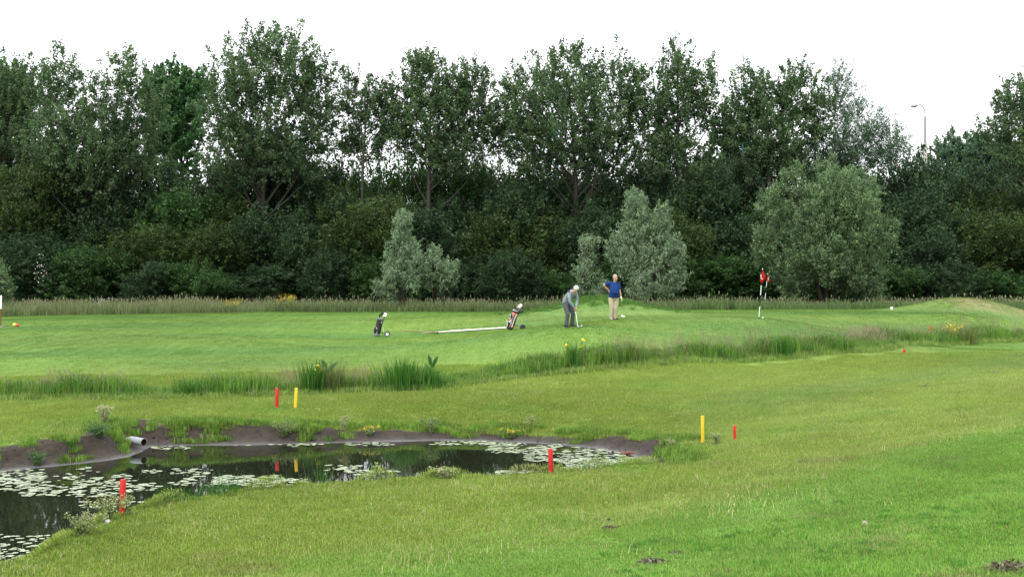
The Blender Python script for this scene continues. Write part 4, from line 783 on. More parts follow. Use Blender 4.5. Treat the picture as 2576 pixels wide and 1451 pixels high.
a_ = hit(1018, 834.5); b_ = hit(1100, 839.5); t = empty('bunker_rake', a_); tag(t, 'wooden handled bunker rake lying on the turf left of the sand', 'rake')
d = b_-a_; obj('handle', T([Vector((0, 0, .05)), d*.5+Vector((0, 0, .06)), d+Vector((0, 0, .06))], .018, 6), WOODH, t)
hb = bmesh.new(); box(hb, d+Vector((0, 0, .06)), (.05, .5, .03))
for k in range(9): box(hb, d+Vector((.01, -.22+.055*k, .025)), (.012, .012, .06))
obj('rake_head', hb, DARKM, t, smooth=False)
GB = pmat('golf_ball', (.82, .82, .8), .35, .5, noise=.03)
def gball(label, u, v, rr, mat=GB, name='golf_ball', cat='golf ball', grp=None, lift=1.0):
    p = hit(u, v); bm = bmesh.new(); ball(bm, (0, 0, rr*lift), rr, 14, 10)
    if name == 'golf_ball':
        for i, f in enumerate(list(bm.faces)):
            if i % 2: 
                cc = f.calc_center_median(); 
                for vv in f.verts: vv.co = vv.co.lerp(Vector((0, 0, rr)), .015)
    o = obj(name, bm, mat, None, p); tag(o, label, cat, grp); return o
gball('white golf ball in front of the putter', 1463, 822, .030, grp='golf balls on the green'); gball('white golf ball on the green right of the front flagstick', 1919, 801, .032, grp='golf balls on the green')
gball('yellow round tee marker at the far left', 36, 821, .075, pmat('yellow_marker', (.80, .62, .15), .4, .4), 'tee_marker', 'tee marker', 'tee markers')
gball('red round tee marker beside the yellow one at the far left', 44, 822, .075, pmat('red_marker', (.70, .07, .05), .4, .4), 'tee_marker', 'tee marker', 'tee markers')
p = hit(2243, 778.5); bm = box(bmesh.new(), (0, 0, .07), (.11, .11, .14), None, .02); tag(obj('tee_marker', bm, WHT, None, p), 'white block marker on the green edge before the right mound', 'tee marker')
p = hit(1568, 797.5); t = empty('glove', p); tag(t, 'small white crumpled glove lying on the grass near the man in blue', 'glove')
bm = bmesh.new(); ball(bm, (0, 0, .03), (.085, .05, .035)); ball(bm, (-.06, 0, .04), (.035, .04, .035)); obj('palm', bm, WHT, t); obj('thumb', T([(-.04, 0, .04), (-.05, 0, .09), (-.045, 0, .12)], [.018, .015, .008], 6), WHT, t)
# tee sign cut by the left edge
p = hit(-9, 823); t = empty('tee_sign', p); tag(t, 'white tee sign on a brown post at the left edge of the photo', 'sign'); s_ = p.y/F; BRN = pmat('brown_post', (.17, .075, .045), .7, .3)
obj('post', box(bmesh.new(), (0, .03, 47*s_/2), (22*s_, .07, 47*s_+.1), None, .01), BRN, t); obj('sign_board', box(bmesh.new(), (0, 0, 63*s_), (27*s_, .05, 34*s_), None, .012), WHT, t); obj('foot_slab', box(bmesh.new(), (0, 0, .02), (.6, .35, .06), None, .01), STONE, t)

# ------------------------------------------------------------------ flagsticks
FLAG = pmat('flag_cloth', (.60, .025, .025), .75, .1, noise=.1); BLKP = pmat('pole_black', (.012, .014, .014), .5, .3)
def flagstick(label, bu, bv, Y, tu, tv, bands, corners, marks):
    """bands: white stretches (picture v); corners: outline of the hanging cloth; marks: white strokes on it"""
    B = Vector(((bu-CU)/F*Y, Y, 0)); B.z = gz(B.x, Y); TP = Pt(tu, tv, Y)-B; t = empty('flagstick', B); tag(t, label, 'flagstick', 'flagsticks on the green')
    obj('pole', T([(0, 0, -.1), TP*.5, TP], .013, 8), BLKP, t)
    def at(v): k = ((B.z+TP.z)-(CAMZ-(v-HV)/F*Y))/TP.z; return TP*(1-k)
    for v0, v1 in bands: obj('white_band', T([at(v1), at(v0)], .0165, 8), WHT, t)
    obj('finial', ball(bmesh.new(), TP, (.022, .022, .03), 8, 6), WHT, t)
    q = [Pt(u, v, Y)-B for u, v in corners]; V = []; Fc = []; n = 9; w = 7
    for i in range(n):
        f = i/(n-1); L_ = (q[0].lerp(q[1], min(1, f*1.15)) if f < .87 else q[1].lerp(q[2], (f-.87)/.13*.5)); R_ = (q[0].lerp(q[3], min(1, f*1.5)) if f < .667 else q[3].lerp(q[2], (f-.667)/.333*.8))
        for j in range(w):
            g = j/(w-1); c_ = L_.lerp(R_, g); V.append((c_.x, c_.y-.03+.05*math.sin(g*6.3+f*2)*f-.02, c_.z))
    for i in range(n-1):
        for j in range(w-1): k = i*w+j; Fc.append((k, k+1, k+w+1, k+w))
    bm = bmesh.new(); bv_ = [bm.verts.new(v) for v in V]; [bm.faces.new([bv_[k] for k in f]) for f in Fc]; r_ = bmesh.ops.solidify(bm, geom=bm.faces[:], thickness=.004)
    fl = obj('flag', bm, FLAG, t)
    mb = bmesh.new()
    for st in marks: tube(mb, [Pt(u, v, Y-.11)-B for u, v in st], .014, 4)
    obj('number', mb, WHT, fl)
    return t
Yf = hit(1909, 803).y
flagstick('front red flag on a black and white stick on the green', 1909, 803, Yf, 1918, 677, [(718, 742), (772, 797-.0)][:1]+[(771, 797)], [(1918, 678), (1911.5, 706), (1917, 713), (1926, 699)], [[(1914.5, 690), (1914, 696), (1914.5, 700)], [(1915.5, 701), (1919, 702)]])
flagstick('farther smaller red flag behind the front one', 1921, 0, 79, 1931, 689, [(706, 722), (737, 755)], [(1931, 690), (1928, 706), (1936, 713.5), (1934.5, 700)], [[(1932, 700), (1933.5, 698), (1934, 702), (1932.8, 705), (1932, 702)]])

# ------------------------------------------------------------------ street lamps, masts, bridge pylons
LGREY = pmat('lamp_grey', (.30, .29, .33), .5, .4); CONC = pmat('concrete_pole', (.45, .44, .42), .8, .2)
def lamp(label, u, Y, vtop, ulamp, vlamp, vjoint, vconc):
    X = (u-CU)/F*Y; g = gz(X, Y); t = empty('street_lamp', (X, Y, g)); tag(t, label, 'street lamp'); s_ = Y/F; z = lambda v: CAMZ-(v-HV)*s_-g; w = (u-ulamp)*s_
    obj('lower_pole', T([(0, 0, -.2), (0, 0, z(vconc))], [.26, .20], 12), CONC, t); obj('pole', T([(0, 0, z(vconc)), (0, 0, z(vjoint))], [.15, .11], 12), LGREY, t)
    pts = [(0, 0, z(vjoint)), (0, 0, z(vtop)-.9)]+[(-.55*(1-math.cos(a_)), 0, z(vtop)-.9+.9*math.sin(a_)) for a_ in (.4, .8, 1.2, 1.5)]+[(-w*.6, 0, z(vtop)-.12), (-w*.72, 0, z(vtop)-.2)]
    obj('arm', T(pts, .055, 8), LGREY, t); hd = bmesh.new()
    tube(hd, [(-w*.68, 0, z(vlamp)+.12), (-w*.8, 0, z(vlamp)+.02), (-w*1.1, 0, z(vlamp)-.03), (-w*1.22, 0, z(vlamp)-.06)], [(.05, .1), (.16, .2), (.14, .18), (.04, .06)], 10); obj('lamp_head', hd, LGREY, t)
lamp('curved grey street lamp against the sky at the right', 2327, 118, 263, 2297, 267, 294, 362)
lamp('street lamp head half hidden behind the medium poplar', 1212, 122, 174, 1198, 177, 200, 300)
def mast(label, u, Y, v0, v1, w):
    X = (u-CU)/F*Y; g = gz(X, Y); t = empty('mast', (X, Y, g)); tag(t, label, 'mast'); H = CAMZ-(v0-HV)/F*Y-g
    obj('shaft', T([(0, 0, -.2), (0, 0, H*.6), (0, 0, H-.1)], [w*1.5, w*1.2, w], 10), CONC, t); obj('cap', T([(0, 0, H-.1), (0, 0, H), (0, 0, H+.05)], [w*1.25, w*1.25, w*.5], 10), LGREY, t)
mast('pale mast behind the right side of the tallest poplar', 861, 119, 345, 400, .1); mast('shorter pale mast right of the taller one', 887, 119, 402, 430, .14)
TEAL = pmat('teal_paint', (.07, .19, .23), .5, .4)
def pylon(label, u, Y, vt, w):
    X = (u-CU)/F*Y; t = empty('bridge_pylon', (X, Y, .6)); tag(t, label, 'bridge pylon', 'teal bridge pylons'); H = CAMZ-(vt-HV)/F*Y-.6; w *= Y/F
    for sx in (-1, 1): obj('leg', T([(sx*w*.9, 0, -.3), (sx*w*.42, 0, H*.6), (sx*w*.25, 0, H)], [(w*.22, .5), (w*.2, .45), (w*.16, .4)], 4), TEAL, t)
    obj('cross_beam', box(bmesh.new(), (0, 0, H*.62), (w*.7, .5, .9)), TEAL, t); obj('head_beam', box(bmesh.new(), (0, 0, H*.97), (w*.9, .7, .8)), TEAL, t)
    return X, H+.6
pylon('teal bridge pylon glimpsed through the centre poplar', 1392, 180, 318, 26); X, H = pylon('teal bridge pylon glimpsed through the round poplar', 1880, 180, 296, 34)
for k, (dv, lab) in enumerate(((0, 'upper of two dark bridge cables slanting down left of the round poplar'), (9, 'lower of two dark bridge cables slanting down left of the round poplar'))):
    A = Pt(1868, 342+dv, 180); B_ = Pt(1560, 342+dv+242, 180); dm = (A-B_); t = empty('bridge_cable', B_); tag(t, lab, 'cable', 'bridge cables'); obj('strand', T([(0, 0, 0), dm*.5, dm], .06, 6), DARKM, t); obj('anchor_block', box(bmesh.new(), (0, 0, -B_.z/2+.15), (.8, .8, max(.6, B_.z-.3)), None, .05), CONC, t)
# ------------------------------------------------------------------ golf bags on trolleys
BAGB = pmat('bag_black', (.012, .012, .014), .55, .4, noise=.2); BAGG = pmat('bag_grey', (.16, .165, .17), .6, .3); SILV = pmat('silver_trim', (.55, .57, .6), .4, .4); NAVY = pmat('bag_navy', (.012, .014, .03), .55, .4); SALM = pmat('bag_salmon', (.48, .17, .11), .6, .3); LIME = pmat('pale_strut', (.55, .62, .38), .4, .4); ORNG = pmat('bag_orange', (.6, .16, .04), .6, .3)
def wheel(t, c, R_, hub, hubmat):
    bm = bmesh.new(); N = 20; rings = []
    for dy, rr in ((-.028, R_*.62), (-.03, R_*.9), (-.02, R_), (.02, R_), (.03, R_*.9), (.028, R_*.62)): rings.append([bm.verts.new((c[0]+rr*math.cos(6.2832*k/N), c[1]+dy, c[2]+rr*math.sin(6.2832*k/N))) for k in range(N)])
    for i in range(len(rings)):
        for k in range(N): bm.faces.new((rings[i][k], rings[i][(k+1) % N], rings[(i+1) % 6][(k+1) % N], rings[(i+1) % 6][k]))
    w = obj('wheel', bm, DARKM, t); bm = bmesh.new(); tube(bm, [(c[0], c[1]-.026, c[2]), (c[0], c[1]+.026, c[2])], R_*.64, 16); obj('rim', bm, hubmat, w)
    bm = bmesh.new(); tube(bm, [(c[0], c[1]-.04, c[2]), (c[0], c[1]+.04, c[2])], hub, 8); obj('axle_cap', bm, DARKM, w)
def bagbase(name, label, u, v):
    p = hit(u, v); t = empty(name, p, 0.12); tag(t, label, 'golf bag', 'golf bags on trolleys'); return p, t
def club(label, p, rz, A, B, head, mat, hs, stripes=0):
    """club standing in a bag: A in the bag, B the covered or bare head"""
    t = empty('golf_club', p, rz); tag(t, label, 'golf club', 'clubs in the golf bags'); A = Vector(A); B = Vector(B); obj('shaft', T([A, B], .007, 6), STEEL, t)
    d = (B-A).normalized(); bm = bmesh.new()
    if head == 'cover': tube(bm, [B-d*hs*1.3, B-d*hs*.5, B+d*hs*.4+Vector((hs*.2, 0, 0)), B+d*hs+Vector((hs*.4, 0, 0)), B+d*hs*1.2+Vector((hs*.45, 0, 0))], [hs*.38, hs*.45, hs*.75, hs*.55, hs*.15], 10); h = obj('head_cover', bm, mat, t)
    else: tube(bm, [B+Vector((-.01, 0, -.01)), B+Vector((.03, 0, .0)), B+Vector((.075, 0, .02))], [(.012, .01), (.022, .008), (.028, .006)], 8); h = obj('iron_head', bm, mat, t)
    for k in range(stripes): bm = bmesh.new(); tube(bm, [B+d*hs*(-.2+.5*k), B+d*hs*(-.05+.5*k)], hs*(.72+.05*k), 10); obj('stripe', bm, WHT, h)
# left: black bag
p, t = bagbase('golf_bag', 'black golf bag with white wheel hub standing on the left', 948, 846.5)
B0 = Vector((-.03, 0, .02)); A1 = Vector((.17, 0, .72)); ax = lambda f, dx=0, dy=0: B0+A1*f+Vector((dx, dy, 0))
obj('bag_body', T([ax(.10), ax(.2), ax(.5), ax(.8), ax(.97)], [(.118, .115), (.128, .125), (.122, .115), (.125, .115), (.128, .12)], 16), BAGB, t)
obj('base_cup', T([ax(0), ax(.03), ax(.13), ax(.15)], [.112, .124, .126, .12], 16), BAGG, t); obj('collar', T([ax(.93), ax(.95), ax(1.0), ax(1.02)], [.126, .136, .137, .128], 16), BAGG, t)
bm = bmesh.new(); ball(bm, ax(.32, -.085, -.06), (.075, .085, .15), 14, 10); pk = obj('side_pocket', bm, BAGB, t)
arc = [ax(.32, -.06, -.142)+Vector((.055*math.cos(a_)-.01, .02*abs(math.sin(a_)), .15*math.sin(a_))) for a_ in np.linspace(-1.2, 1.5, 9)]; obj('pocket_trim', T(arc, .010, 5), SILV, pk)
obj('front_pocket', box(bmesh.new(), ax(.42, .02, -.125), (.11, .05, .22), Matrix.Rotation(.23, 3, 'Y'), .02), BAGB, t); obj('tag', box(bmesh.new(), ax(.8, .075, -.112), (.02, .012, .07), Matrix.Rotation(.2, 3, 'Y'), .004), SILV, t)
obj('trolley_frame', T([ax(.12, .14), ax(.75, .13), ax(1.02, .15), ax(1.30, .20), (.40, 0, 1.03)], .012, 8), DARKM, t); obj('trolley_handle', T([(.40, -.07, 1.035), (.42, 0, 1.045), (.40, .07, 1.035)], .017, 8), BAGG, t)
obj('score_card_holder', box(bmesh.new(), (.345, -.03, .90), (.115, .02, .165), Matrix.Rotation(.26, 3, 'Y'), .012), WHT, t)
obj('strut', T([ax(.72, .125), (.30, -.02, .13)], .008, 6), LIME, t); obj('axle_arm', T([ax(.25, .12), (.29, -.02, .14), (.40, -.22, .10)], .013, 6), DARKM, t); obj('axle_arm', T([ax(.25, .12), (.33, .08, .14), (.42, .25, .10)], .013, 6), DARKM, t)
wheel(t, (.42, -.24, .105), .105, .02, WHT); wheel(t, (.44, .26, .105), .105, .02, WHT)
club('black covered driver in the left black bag', p, .12, ax(.6), ax(1.26, .0, -.03), 'cover', BAGB, .075); club('second black covered wood in the left black bag', p, .12, ax(.6), ax(1.15, -.05, .03), 'cover', BAGB, .06)
club('bare iron in the left black bag', p, .12, ax(.6), ax(1.13, .09, -.05), 'iron', STEEL, .05)
# right: salmon, navy and white bag
p, t = bagbase('golf_bag', 'salmon navy and white golf bag with dark wheels beside the bunker', 1281, 830)
B0 = Vector((.0, 0, .03)); A1 = Vector((.26, 0, .70)); ax = lambda f, dx=0, dy=0: B0+A1*f+Vector((dx, dy, 0))
obj('bag_body', T([ax(.08), ax(.2), ax(.5), ax(.8), ax(.98)], [(.125, .12), (.14, .13), (.135, .12), (.125, .115), (.13, .12)], 16), SALM, t); obj('base_cup', T([ax(-.02), ax(.02), ax(.13), ax(.16)], [.11, .135, .14, .125], 16), BAGB, t)
obj('collar', T([ax(.94), ax(.96), ax(1.06), ax(1.08)], [.13, .145, .148, .13], 16), BAGB, t); obj('collar_trim', T([ax(1.04), ax(1.07)], [.150, .150], 16), SILV, t)
R2 = Matrix.Rotation(.36, 3, 'Y')
bm = bmesh.new(); ball(bm, ax(.36, -.12, -.06), (.085, .09, .14), 14, 10); pk = obj('lower_pocket', bm, NAVY, t); obj('badge', box(bmesh.new(), ax(.46, -.13, -.150), (.075, .012, .045), R2, .006), WHT, pk)
for sx in (-.205, -.055): obj('pocket_piping', T([ax(.36, sx, -.10)+Vector((.02*math.cos(a_), -.03*math.cos(a_), .13*math.sin(a_))) for a_ in np.linspace(-1.1, 1.2, 6)], .012, 5), WHT, pk)
bm = bmesh.new(); ball(bm, ax(.74, -.115, -.04), (.07, .08, .11), 14, 10); pk = obj('upper_pocket', bm, NAVY, t); obj('pocket_piping', T([ax(.74, -.175, -.06)+Vector((.02*math.cos(a_), -.03*math.cos(a_), .10*math.sin(a_))) for a_ in np.linspace(-1.1, 1.2, 6)], .012, 5), WHT, pk)
obj('grey_panel', box(bmesh.new(), ax(.52, -.05, -.118), (.055, .03, .36), R2, .01), BAGG, t)
obj('side_panel', box(bmesh.new(), ax(.66, .085, -.085), (.085, .09, .20), R2, .03), NAVY, t); obj('side_panel', box(bmesh.new(), ax(.34, .085, -.085), (.085, .09, .26), R2, .03), NAVY, t)
obj('piping', T([ax(.12, .055, -.125), ax(.5, .045, -.135), ax(.88, .06, -.125)], .013, 6), WHT, t); obj('zip', T([ax(.1, -.01, -.135), ax(.9, -.0, -.132)], .010, 6), BAGB, t)
obj('umbrella_tube', T([ax(1.0, .02, -.08), (.46, -.10, .74), (.56, -.12, .76)], [.05, .055, .03], 10), BAGB, t); obj('orange_tab', box(bmesh.new(), ax(.12, .15, -.03), (.05, .05, .10), R2, .01), ORNG, t)
obj('trolley_frame', T([ax(.1, .15), ax(.7, .13), ax(1.0, .16), (.42, 0, 1.0)], .012, 8), DARKM, t); obj('trolley_handle', T([(.41, -.06, 1.06), (.43, 0, 1.07), (.41, .06, 1.06)], .02, 8), DARKM, t)
obj('strut', T([ax(.85, .12), (.37, -.02, .22)], .008, 6), STEEL, t); obj('axle_arm', T([ax(.28, .13), (.40, -.05, .17), (.50, -.20, .11)], .018, 6), BAGG, t); obj('axle_arm', T([ax(.28, .13), (.44, .10, .17), (.54, .26, .11)], .018, 6), BAGG, t)
wheel(t, (.52, -.23, .11), .11, .022, DARKM); wheel(t, (.58, .26, .11), .11, .022, DARKM)
club('white covered driver in the salmon bag', p, .12, ax(.6), (.40, -.05, .93), 'cover', WHT, .105)
for k in range(3): club(['left', 'middle', 'right'][k]+' black and white covered club in the salmon bag', p, .12, ax(.6), ax(1.17, -.10+.065*k, -.07), 'cover', BAGB, .055, 1)
club('rust red covered club at the back of the salmon bag', p, .12, ax(.6), ax(1.25, .0, .06), 'cover', SALM, .06)

# ------------------------------------------------------------------ golfers
SKIN = pmat('skin', (.46, .25, .18), .55, .35, noise=.08, nscale=20); DKE = pmat('eye', (.02, .015, .012), .3, .5); LIPM = pmat('lip', (.34, .12, .10), .6, .3)
def remeshed(name, bm, vox, mat, parent, sm=6):
    me = bpy.data.meshes.new(name); bm.to_mesh(me); bm.free(); o = bpy.data.objects.new(name, me); COL.objects.link(o)
    m = o.modifiers.new('r', 'REMESH'); m.mode = 'VOXEL'; m.voxel_size = vox; s = o.modifiers.new('s', 'SMOOTH'); s.iterations = sm; s.factor = .5
    dg = bpy.context.evaluated_depsgraph_get(); me2 = bpy.data.meshes.new_from_object(o.evaluated_get(dg)); bpy.data.objects.remove(o); bpy.data.meshes.remove(me)
    me2.name = name; me2.materials.clear(); me2.polygons.foreach_set('use_smooth', [True]*len(me2.polygons)); return link(name, me2, mat, parent)
def hand(bm, w, d, n, curl, flip=1, sc=1.0):
    """palm, four fingers and a thumb; w wrist, d finger direction, n the way the fingers curl"""
    w = Vector(w); d = Vector(d).normalized(); n = Vector(n); n = (n-d*n.dot(d)).normalized(); s = d.cross(n)*flip; e = w+d*.09*sc
    for o_, k in ((-.024, 0), (0, 1), (.024, 2)): tube(bm, [w+s*o_*.6, w+d*.045*sc+s*o_, e+s*o_], [.019, .02, .016], 8)
    for o_, L_ in ((-.033, .066), (-.011, .078), (.011, .072), (.032, .056)):
        q = e+s*o_; pts = [q-d*.015]; a_ = curl*.35
        for j in range(3): q = q+(d*math.cos(a_)+n*math.sin(a_))*L_*sc*(.42, .32, .26)[j]; pts.append(q); a_ += curl
        tube(bm, pts, [.0105, .0100, .0092, .0078], 6)
    q = w+d*.03*sc-s*.03; tube(bm, [w+d*.02-s*.015, q+(-s*.6+d*.6+n*.3).normalized()*.035, q+(-s*.25+d*.9+n*.5).normalized()*.07], [.014, .012, .009], 6)
def head(bm, c, R_, sc=1.0):
    """skull, jaw, nose, ears; R_ turns the face from -Y"""
    M = lambda v: Vector(c)+R_ @ (Vector(v)*sc)
    def el(p_, r_): 
        g = bmesh.ops.create_uvsphere(bm, u_segments=16, v_segments=12, radius=1.0)['verts']; bmesh.ops.transform(bm, matrix=Matrix.Translation(M(p_)) @ R_.to_4x4() @ Matrix.Diagonal((r_[0]*sc, r_[1]*sc, r_[2]*sc, 1)), verts=g)
    el((0, .01, .03), (.076, .095, .095)); el((0, -.02, -.04), (.062, .075, .078)); el((0, -.055, -.085), (.035, .035, .03))
    tube(bm, [M((0, -.088, .02)), M((0, -.112, -.022)), M((0, -.09, -.032))], [.012, .017, .010], 6)
    for sx in (-1, 1): el((sx*.077, .012, -.01), (.012, .02, .032)); el((sx*.04, -.07, -.03), (.022, .02, .02))
    return M
def face(t, M, R_, sc=1.0):
    for sx in (-1, 1): obj('eye', ball(bmesh.new(), M((sx*.031, -.083, .005)), .011*sc, 8, 6), DKE, t)
    obj('mouth', T([M((-.024, -.088, -.058)), M((0, -.096, -.06)), M((.024, -.088, -.058))], .006*sc, 6), LIPM, t)
def shoe(t, a, ang, mat, sole):
    a = Vector(a); f = Vector((math.sin(ang), -math.cos(ang), 0)); bm = bmesh.new()
    tube(bm, [a-f*.075+Vector((0, 0, .045)), a-f*.05+Vector((0, 0, .055)), a+f*.04+Vector((0, 0, .05)), a+f*.13+Vector((0, 0, .038)), a+f*.19+Vector((0, 0, .028))], [(.030, .03), (.042, .045), (.046, .042), (.046, .032), (.026, .018)], 12); s_ = obj('shoe', bm, mat, t)
    bm = bmesh.new(); tube(bm, [a-f*.085+Vector((0, 0, .012)), a-f*.04+Vector((0, 0, .012)), a+f*.12+Vector((0, 0, .012)), a+f*.2+Vector((0, 0, .014))], [(.03, .010), (.046, .012), (.05, .012), (.024, .008)], 10); obj('sole', bm, sole, s_)
# man putting, grey clothes
p = hit(1434, 822); t = empty('person', p, math.radians(46)); tag(t, 'white haired person in grey jacket and trousers bending over a putt', 'person')
HM = pmat('white_hair', (.62, .60, .55), .8, .2, noise=.2, nscale=60); JK = pmat('grey_jacket', (.21, .25, .28), .85, .1, noise=.35, nscale=45); TR = pmat('grey_trousers', (.075, .085, .092), .85, .1, noise=.3, nscale=40); SHB = pmat('black_shoe', (.02, .02, .022), .4, .4); SOLE = pmat('sole', (.10, .10, .10), .7, .2)
RH = Matrix.Rotation(math.radians(52), 3, 'X') @ Matrix.Rotation(math.radians(-12), 3, 'Z')
legL = [(.095, .15, .90), (.125, .08, .70), (.150, -.02, .47), (.158, .02, .25), (.165, .06, .08)]; legR = [(-x_, y_, z_) for x_, y_, z_ in legL]
spine = [(0, .17, .86), (0, .16, .95), (0, .07, 1.08), (0, -.05, 1.19), (0, -.14, 1.27), (0, -.20, 1.32)]
armL = [(.17, -.11, 1.245), (.215, -.15, 1.10), (.205, -.17, .95), (.12, -.21, .83), (.045, -.245, .735)]; armR = [(-.17, -.11, 1.245), (-.215, -.15, 1.08), (-.205, -.17, .92), (-.11, -.215, .79), (-.035, -.25, .69)]
bm = bmesh.new(); hc = (0, -.275, 1.375)
M = head(bm, hc, RH); tube(bm, [(0, -.12, 1.25), (0, -.2, 1.315), (0, -.25, 1.36)], [.06, .058, .055], 10)
tube(bm, spine, [(.13, .1), (.125, .095), (.13, .10), (.145, .105), (.13, .09), (.07, .06)], 14)
for L_ in (legL, legR): tube(bm, L_, [.085, .078, .055, .048, .036], 10)
for A_ in (armL, armR): tube(bm, A_, [.05, .045, .038, .033, .026], 10)
for A_, fx in ((armL, 1), (armR, -1)): hand(bm, A_[-1], (-.25*fx, -.25, -.9), (-.9*fx, .2, -.1), 1.0, fx)
for L_ in (legL, legR): tube(bm, [L_[-1], (L_[-1][0], L_[-1][1]-.1, .045)], [.036, .03], 8)
remeshed('body', bm, .009, SKIN, t, 3); face(t, M, RH)
bm = bmesh.new(); tube(bm, [(0, .20, .82), (0, .17, .90), (0, .14, 1.0), (0, .06, 1.10), (0, -.05, 1.21), (0, -.13, 1.285), (0, -.185, 1.325)], [(.165, .135), (.170, .14), (.165, .135), (.17, .135), (.185, .13), (.15, .105), (.08, .07)], 16)
for A_ in (armL, armR): tube(bm, [A_[0]]+A_[1:], [.075, .066, .056, .050, .042], 10)
tube(bm, [armL[0], (0, -.1, 1.26), armR[0]], [.075, .10, .075], 10); jk = remeshed('jacket', bm, .012, JK, t, 5)
bm = bmesh.new(); tube(bm, [(-.17, -.09, 1.325), (-.19, -.10, 1.30), (-.215, -.115, 1.26)], [(.03, .045), (.04, .05), (.02, .04)], 8); obj('shoulder_patch', bm, NAVY, jk)
obj('collar', T([(-.05, -.20, 1.345), (0, -.155, 1.365), (.05, -.20, 1.345)], .022, 8), JK, jk)
bm = bmesh.new(); tube(bm, [(0, .165, .80), (0, .165, .90), (0, .15, .97)], [(.15, .125), (.165, .135), (.15, .12)], 14)
for L_ in (legL, legR): tube(bm, L_[:-1]+[(L_[-1][0], L_[-1][1]-.015, .055)], [.112, .105, .082, .078, .078], 12)
remeshed('trousers', bm, .012, TR, t, 5)
bm = bmesh.new(); 
g = bmesh.ops.create_uvsphere(bm, u_segments=18, v_segments=12, radius=1.0)['verts']; bmesh.ops.transform(bm, matrix=Matrix.Translation(M((0, .022, .048))) @ RH.to_4x4() @ Matrix.Diagonal((.090, .100, .094, 1)), verts=g); q = np.random.default_rng(1)
for v in bm.verts: v.co += Vector(q.normal(0, .0075, 3))
obj('hair', bm, HM, t)
for L_, an in ((legL, .1), (legR, -.1)): shoe(t, (L_[-1][0], L_[-1][1]-.01, 0), an, SHB, SOLE)
pu = empty('putter', p, math.radians(46)); tag(pu, 'silver putter held by the person in grey', 'golf club'); gA = Vector((.0, -.225, .80)); gB = Vector((.02, -.36, .03))
obj('grip', T([gA, gA.lerp(gB, .3)], [.016, .012], 8), DARKM, pu); obj('shaft', T([gA.lerp(gB, .3), gB], .011, 8), WHT, pu); obj('putter_head', box(bmesh.new(), gB+Vector((.0, -.03, -.01)), (.03, .11, .03), None, .006), STEEL, pu)
# man standing, blue shirt
p = hit(1543, 804.5); t = empty('person', p, math.radians(8)); tag(t, 'standing person in blue polo shirt and khaki trousers, hand on hip', 'person')
BL = pmat('blue_polo', (.010, .035, .145), .85, .12, noise=.25, nscale=30); KH = pmat('khaki', (.36, .32, .22), .85, .1, noise=.2, nscale=25); HG = pmat('grey_hair', (.25, .24, .22), .8, .2, noise=.25, nscale=60); SHG = pmat('grey_shoe', (.30, .29, .28), .5, .3)
RH = Matrix.Rotation(math.radians(14), 3, 'Z') @ Matrix.Rotation(math.radians(4), 3, 'X')
legL = [(.12, .02, .90), (.115, 0, .68), (.10, -.03, .48), (.09, .0, .26), (.085, .03, .08)]; legR = [(-.09, .02, .90), (-.085, -.0, .68), (-.075, -.04, .48), (-.085, -.02, .26), (-.09, .02, .08)]
armL = [(.215, .02, 1.47), (.25, .02, 1.32), (.265, .0, 1.17), (.285, -.04, 1.03), (.305, -.06, .92)]; armR = [(-.19, .03, 1.48), (-.285, .07, 1.46), (-.385, .10, 1.41), (-.27, .10, 1.29), (-.165, .07, 1.20)]
bm = bmesh.new(); hc = (.075, -.02, 1.70); M = head(bm, hc, RH, 1.13); tube(bm, [(.05, .02, 1.46), (.06, .015, 1.55), (.07, .0, 1.64)], [.068, .062, .06], 10)
tube(bm, [(.02, .03, .86), (.02, .02, 1.0), (.03, -.02, 1.12), (.035, -.01, 1.28), (.04, .02, 1.42), (.05, .02, 1.50)], [(.16, .11), (.165, .12), (.18, .15), (.17, .13), (.16, .10), (.07, .06)], 14)
for L_ in (legL, legR): tube(bm, L_, [.09, .082, .06, .052, .038], 10)
for A_ in (armL, armR): tube(bm, A_, [.055, .050, .043, .037, .028], 10)
hand(bm, armL[-1], (.25, -.1, -1), (-.8, -.3, 0), .35, 1); hand(bm, armR[-1], (.55, -.15, -.8), (.2, -.9, .1), .35, -1)
for L_ in (legL, legR): tube(bm, [L_[-1], (L_[-1][0], L_[-1][1]-.1, .045)], [.038, .03], 8)
remeshed('body', bm, .009, SKIN, t, 3); face(t, M, RH, 1.13)
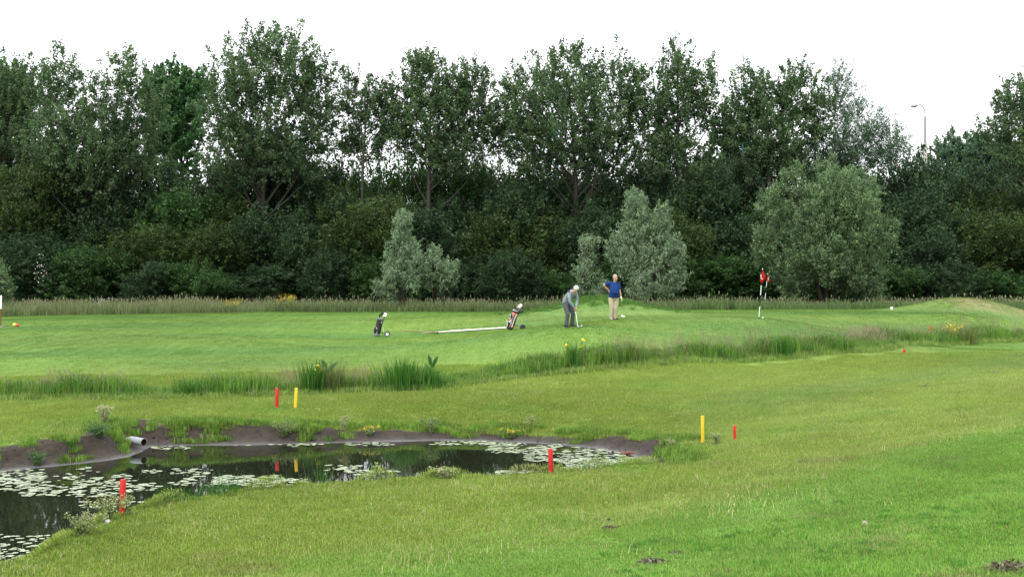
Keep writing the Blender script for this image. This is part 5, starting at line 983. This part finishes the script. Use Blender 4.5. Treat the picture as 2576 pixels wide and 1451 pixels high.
bm = bmesh.new(); tube(bm, [(.03, .02, .905), (.03, .01, .98), (.045, -.035, 1.12), (.04, -.02, 1.27), (.03, .01, 1.40), (.04, .02, 1.48), (.055, .02, 1.53)], [(.205, .155), (.205, .165), (.215, .19), (.20, .16), (.195, .125), (.15, .095), (.075, .07)], 16)
tube(bm, [armR[0], (.04, .02, 1.46), (.205, .02, 1.455)], [.080, .092, .070], 10); tube(bm, [(.19, .02, 1.49), (.215, .02, 1.45), armL[1], (.257, .012, 1.24)], [.055, .074, .076, .076], 12); tube(bm, [(-.15, .03, 1.47), armR[0], armR[1], (-.315, .08, 1.45)], [.085, .09, .082, .078], 12)
sh = remeshed('polo_shirt', bm, .012, BL, t, 5); obj('collar', T([(.0, -.02, 1.535), (.055, .065, 1.575), (.115, -.02, 1.54)], [.016, .022, .016], 8), BL, sh); obj('placket', T([(.06, -.085, 1.49), (.06, -.12, 1.42)], .008, 6), NAVY, sh)
bm = bmesh.new(); tube(bm, [(.02, .03, .80), (.02, .03, .88), (.025, .02, .97)], [(.175, .135), (.19, .15), (.185, .145)], 14)
for L_ in (legL, legR): tube(bm, L_[:-1]+[(L_[-1][0], L_[-1][1]-.01, .05)], [.122, .115, .088, .082, .082], 12)
tr = remeshed('trousers', bm, .012, KH, t, 5); obj('belt', T([(.025, .02, .905), (.025, .02, .935)], (.198, .158), 20), SHB, tr)
bm = bmesh.new(); g = bmesh.ops.create_uvsphere(bm, u_segments=18, v_segments=12, radius=1.0)['verts']; bmesh.ops.transform(bm, matrix=Matrix.Translation(M((0, .028, .055))) @ RH.to_4x4() @ Matrix.Diagonal((.093, .102, .093, 1)), verts=g)
for v in bm.verts: v.co += Vector(q.normal(0, .003, 3))
obj('hair', bm, HG, t)
bm = bmesh.new(); hand(bm, armL[-1], (.25, -.1, -1), (-.8, -.3, 0), .35, 1, 1.06); tube(bm, [(.298, -.055, .95), armL[-1], (.31, -.065, .88)], [.036, .036, .034], 10); remeshed('glove', bm, .008, WHT, t, 1)
for L_, an in ((legL, .5), (legR, -.1)): shoe(t, (L_[-1][0], L_[-1][1]-.01, 0), an, SHG if an < 0 else SHB, SOLE)
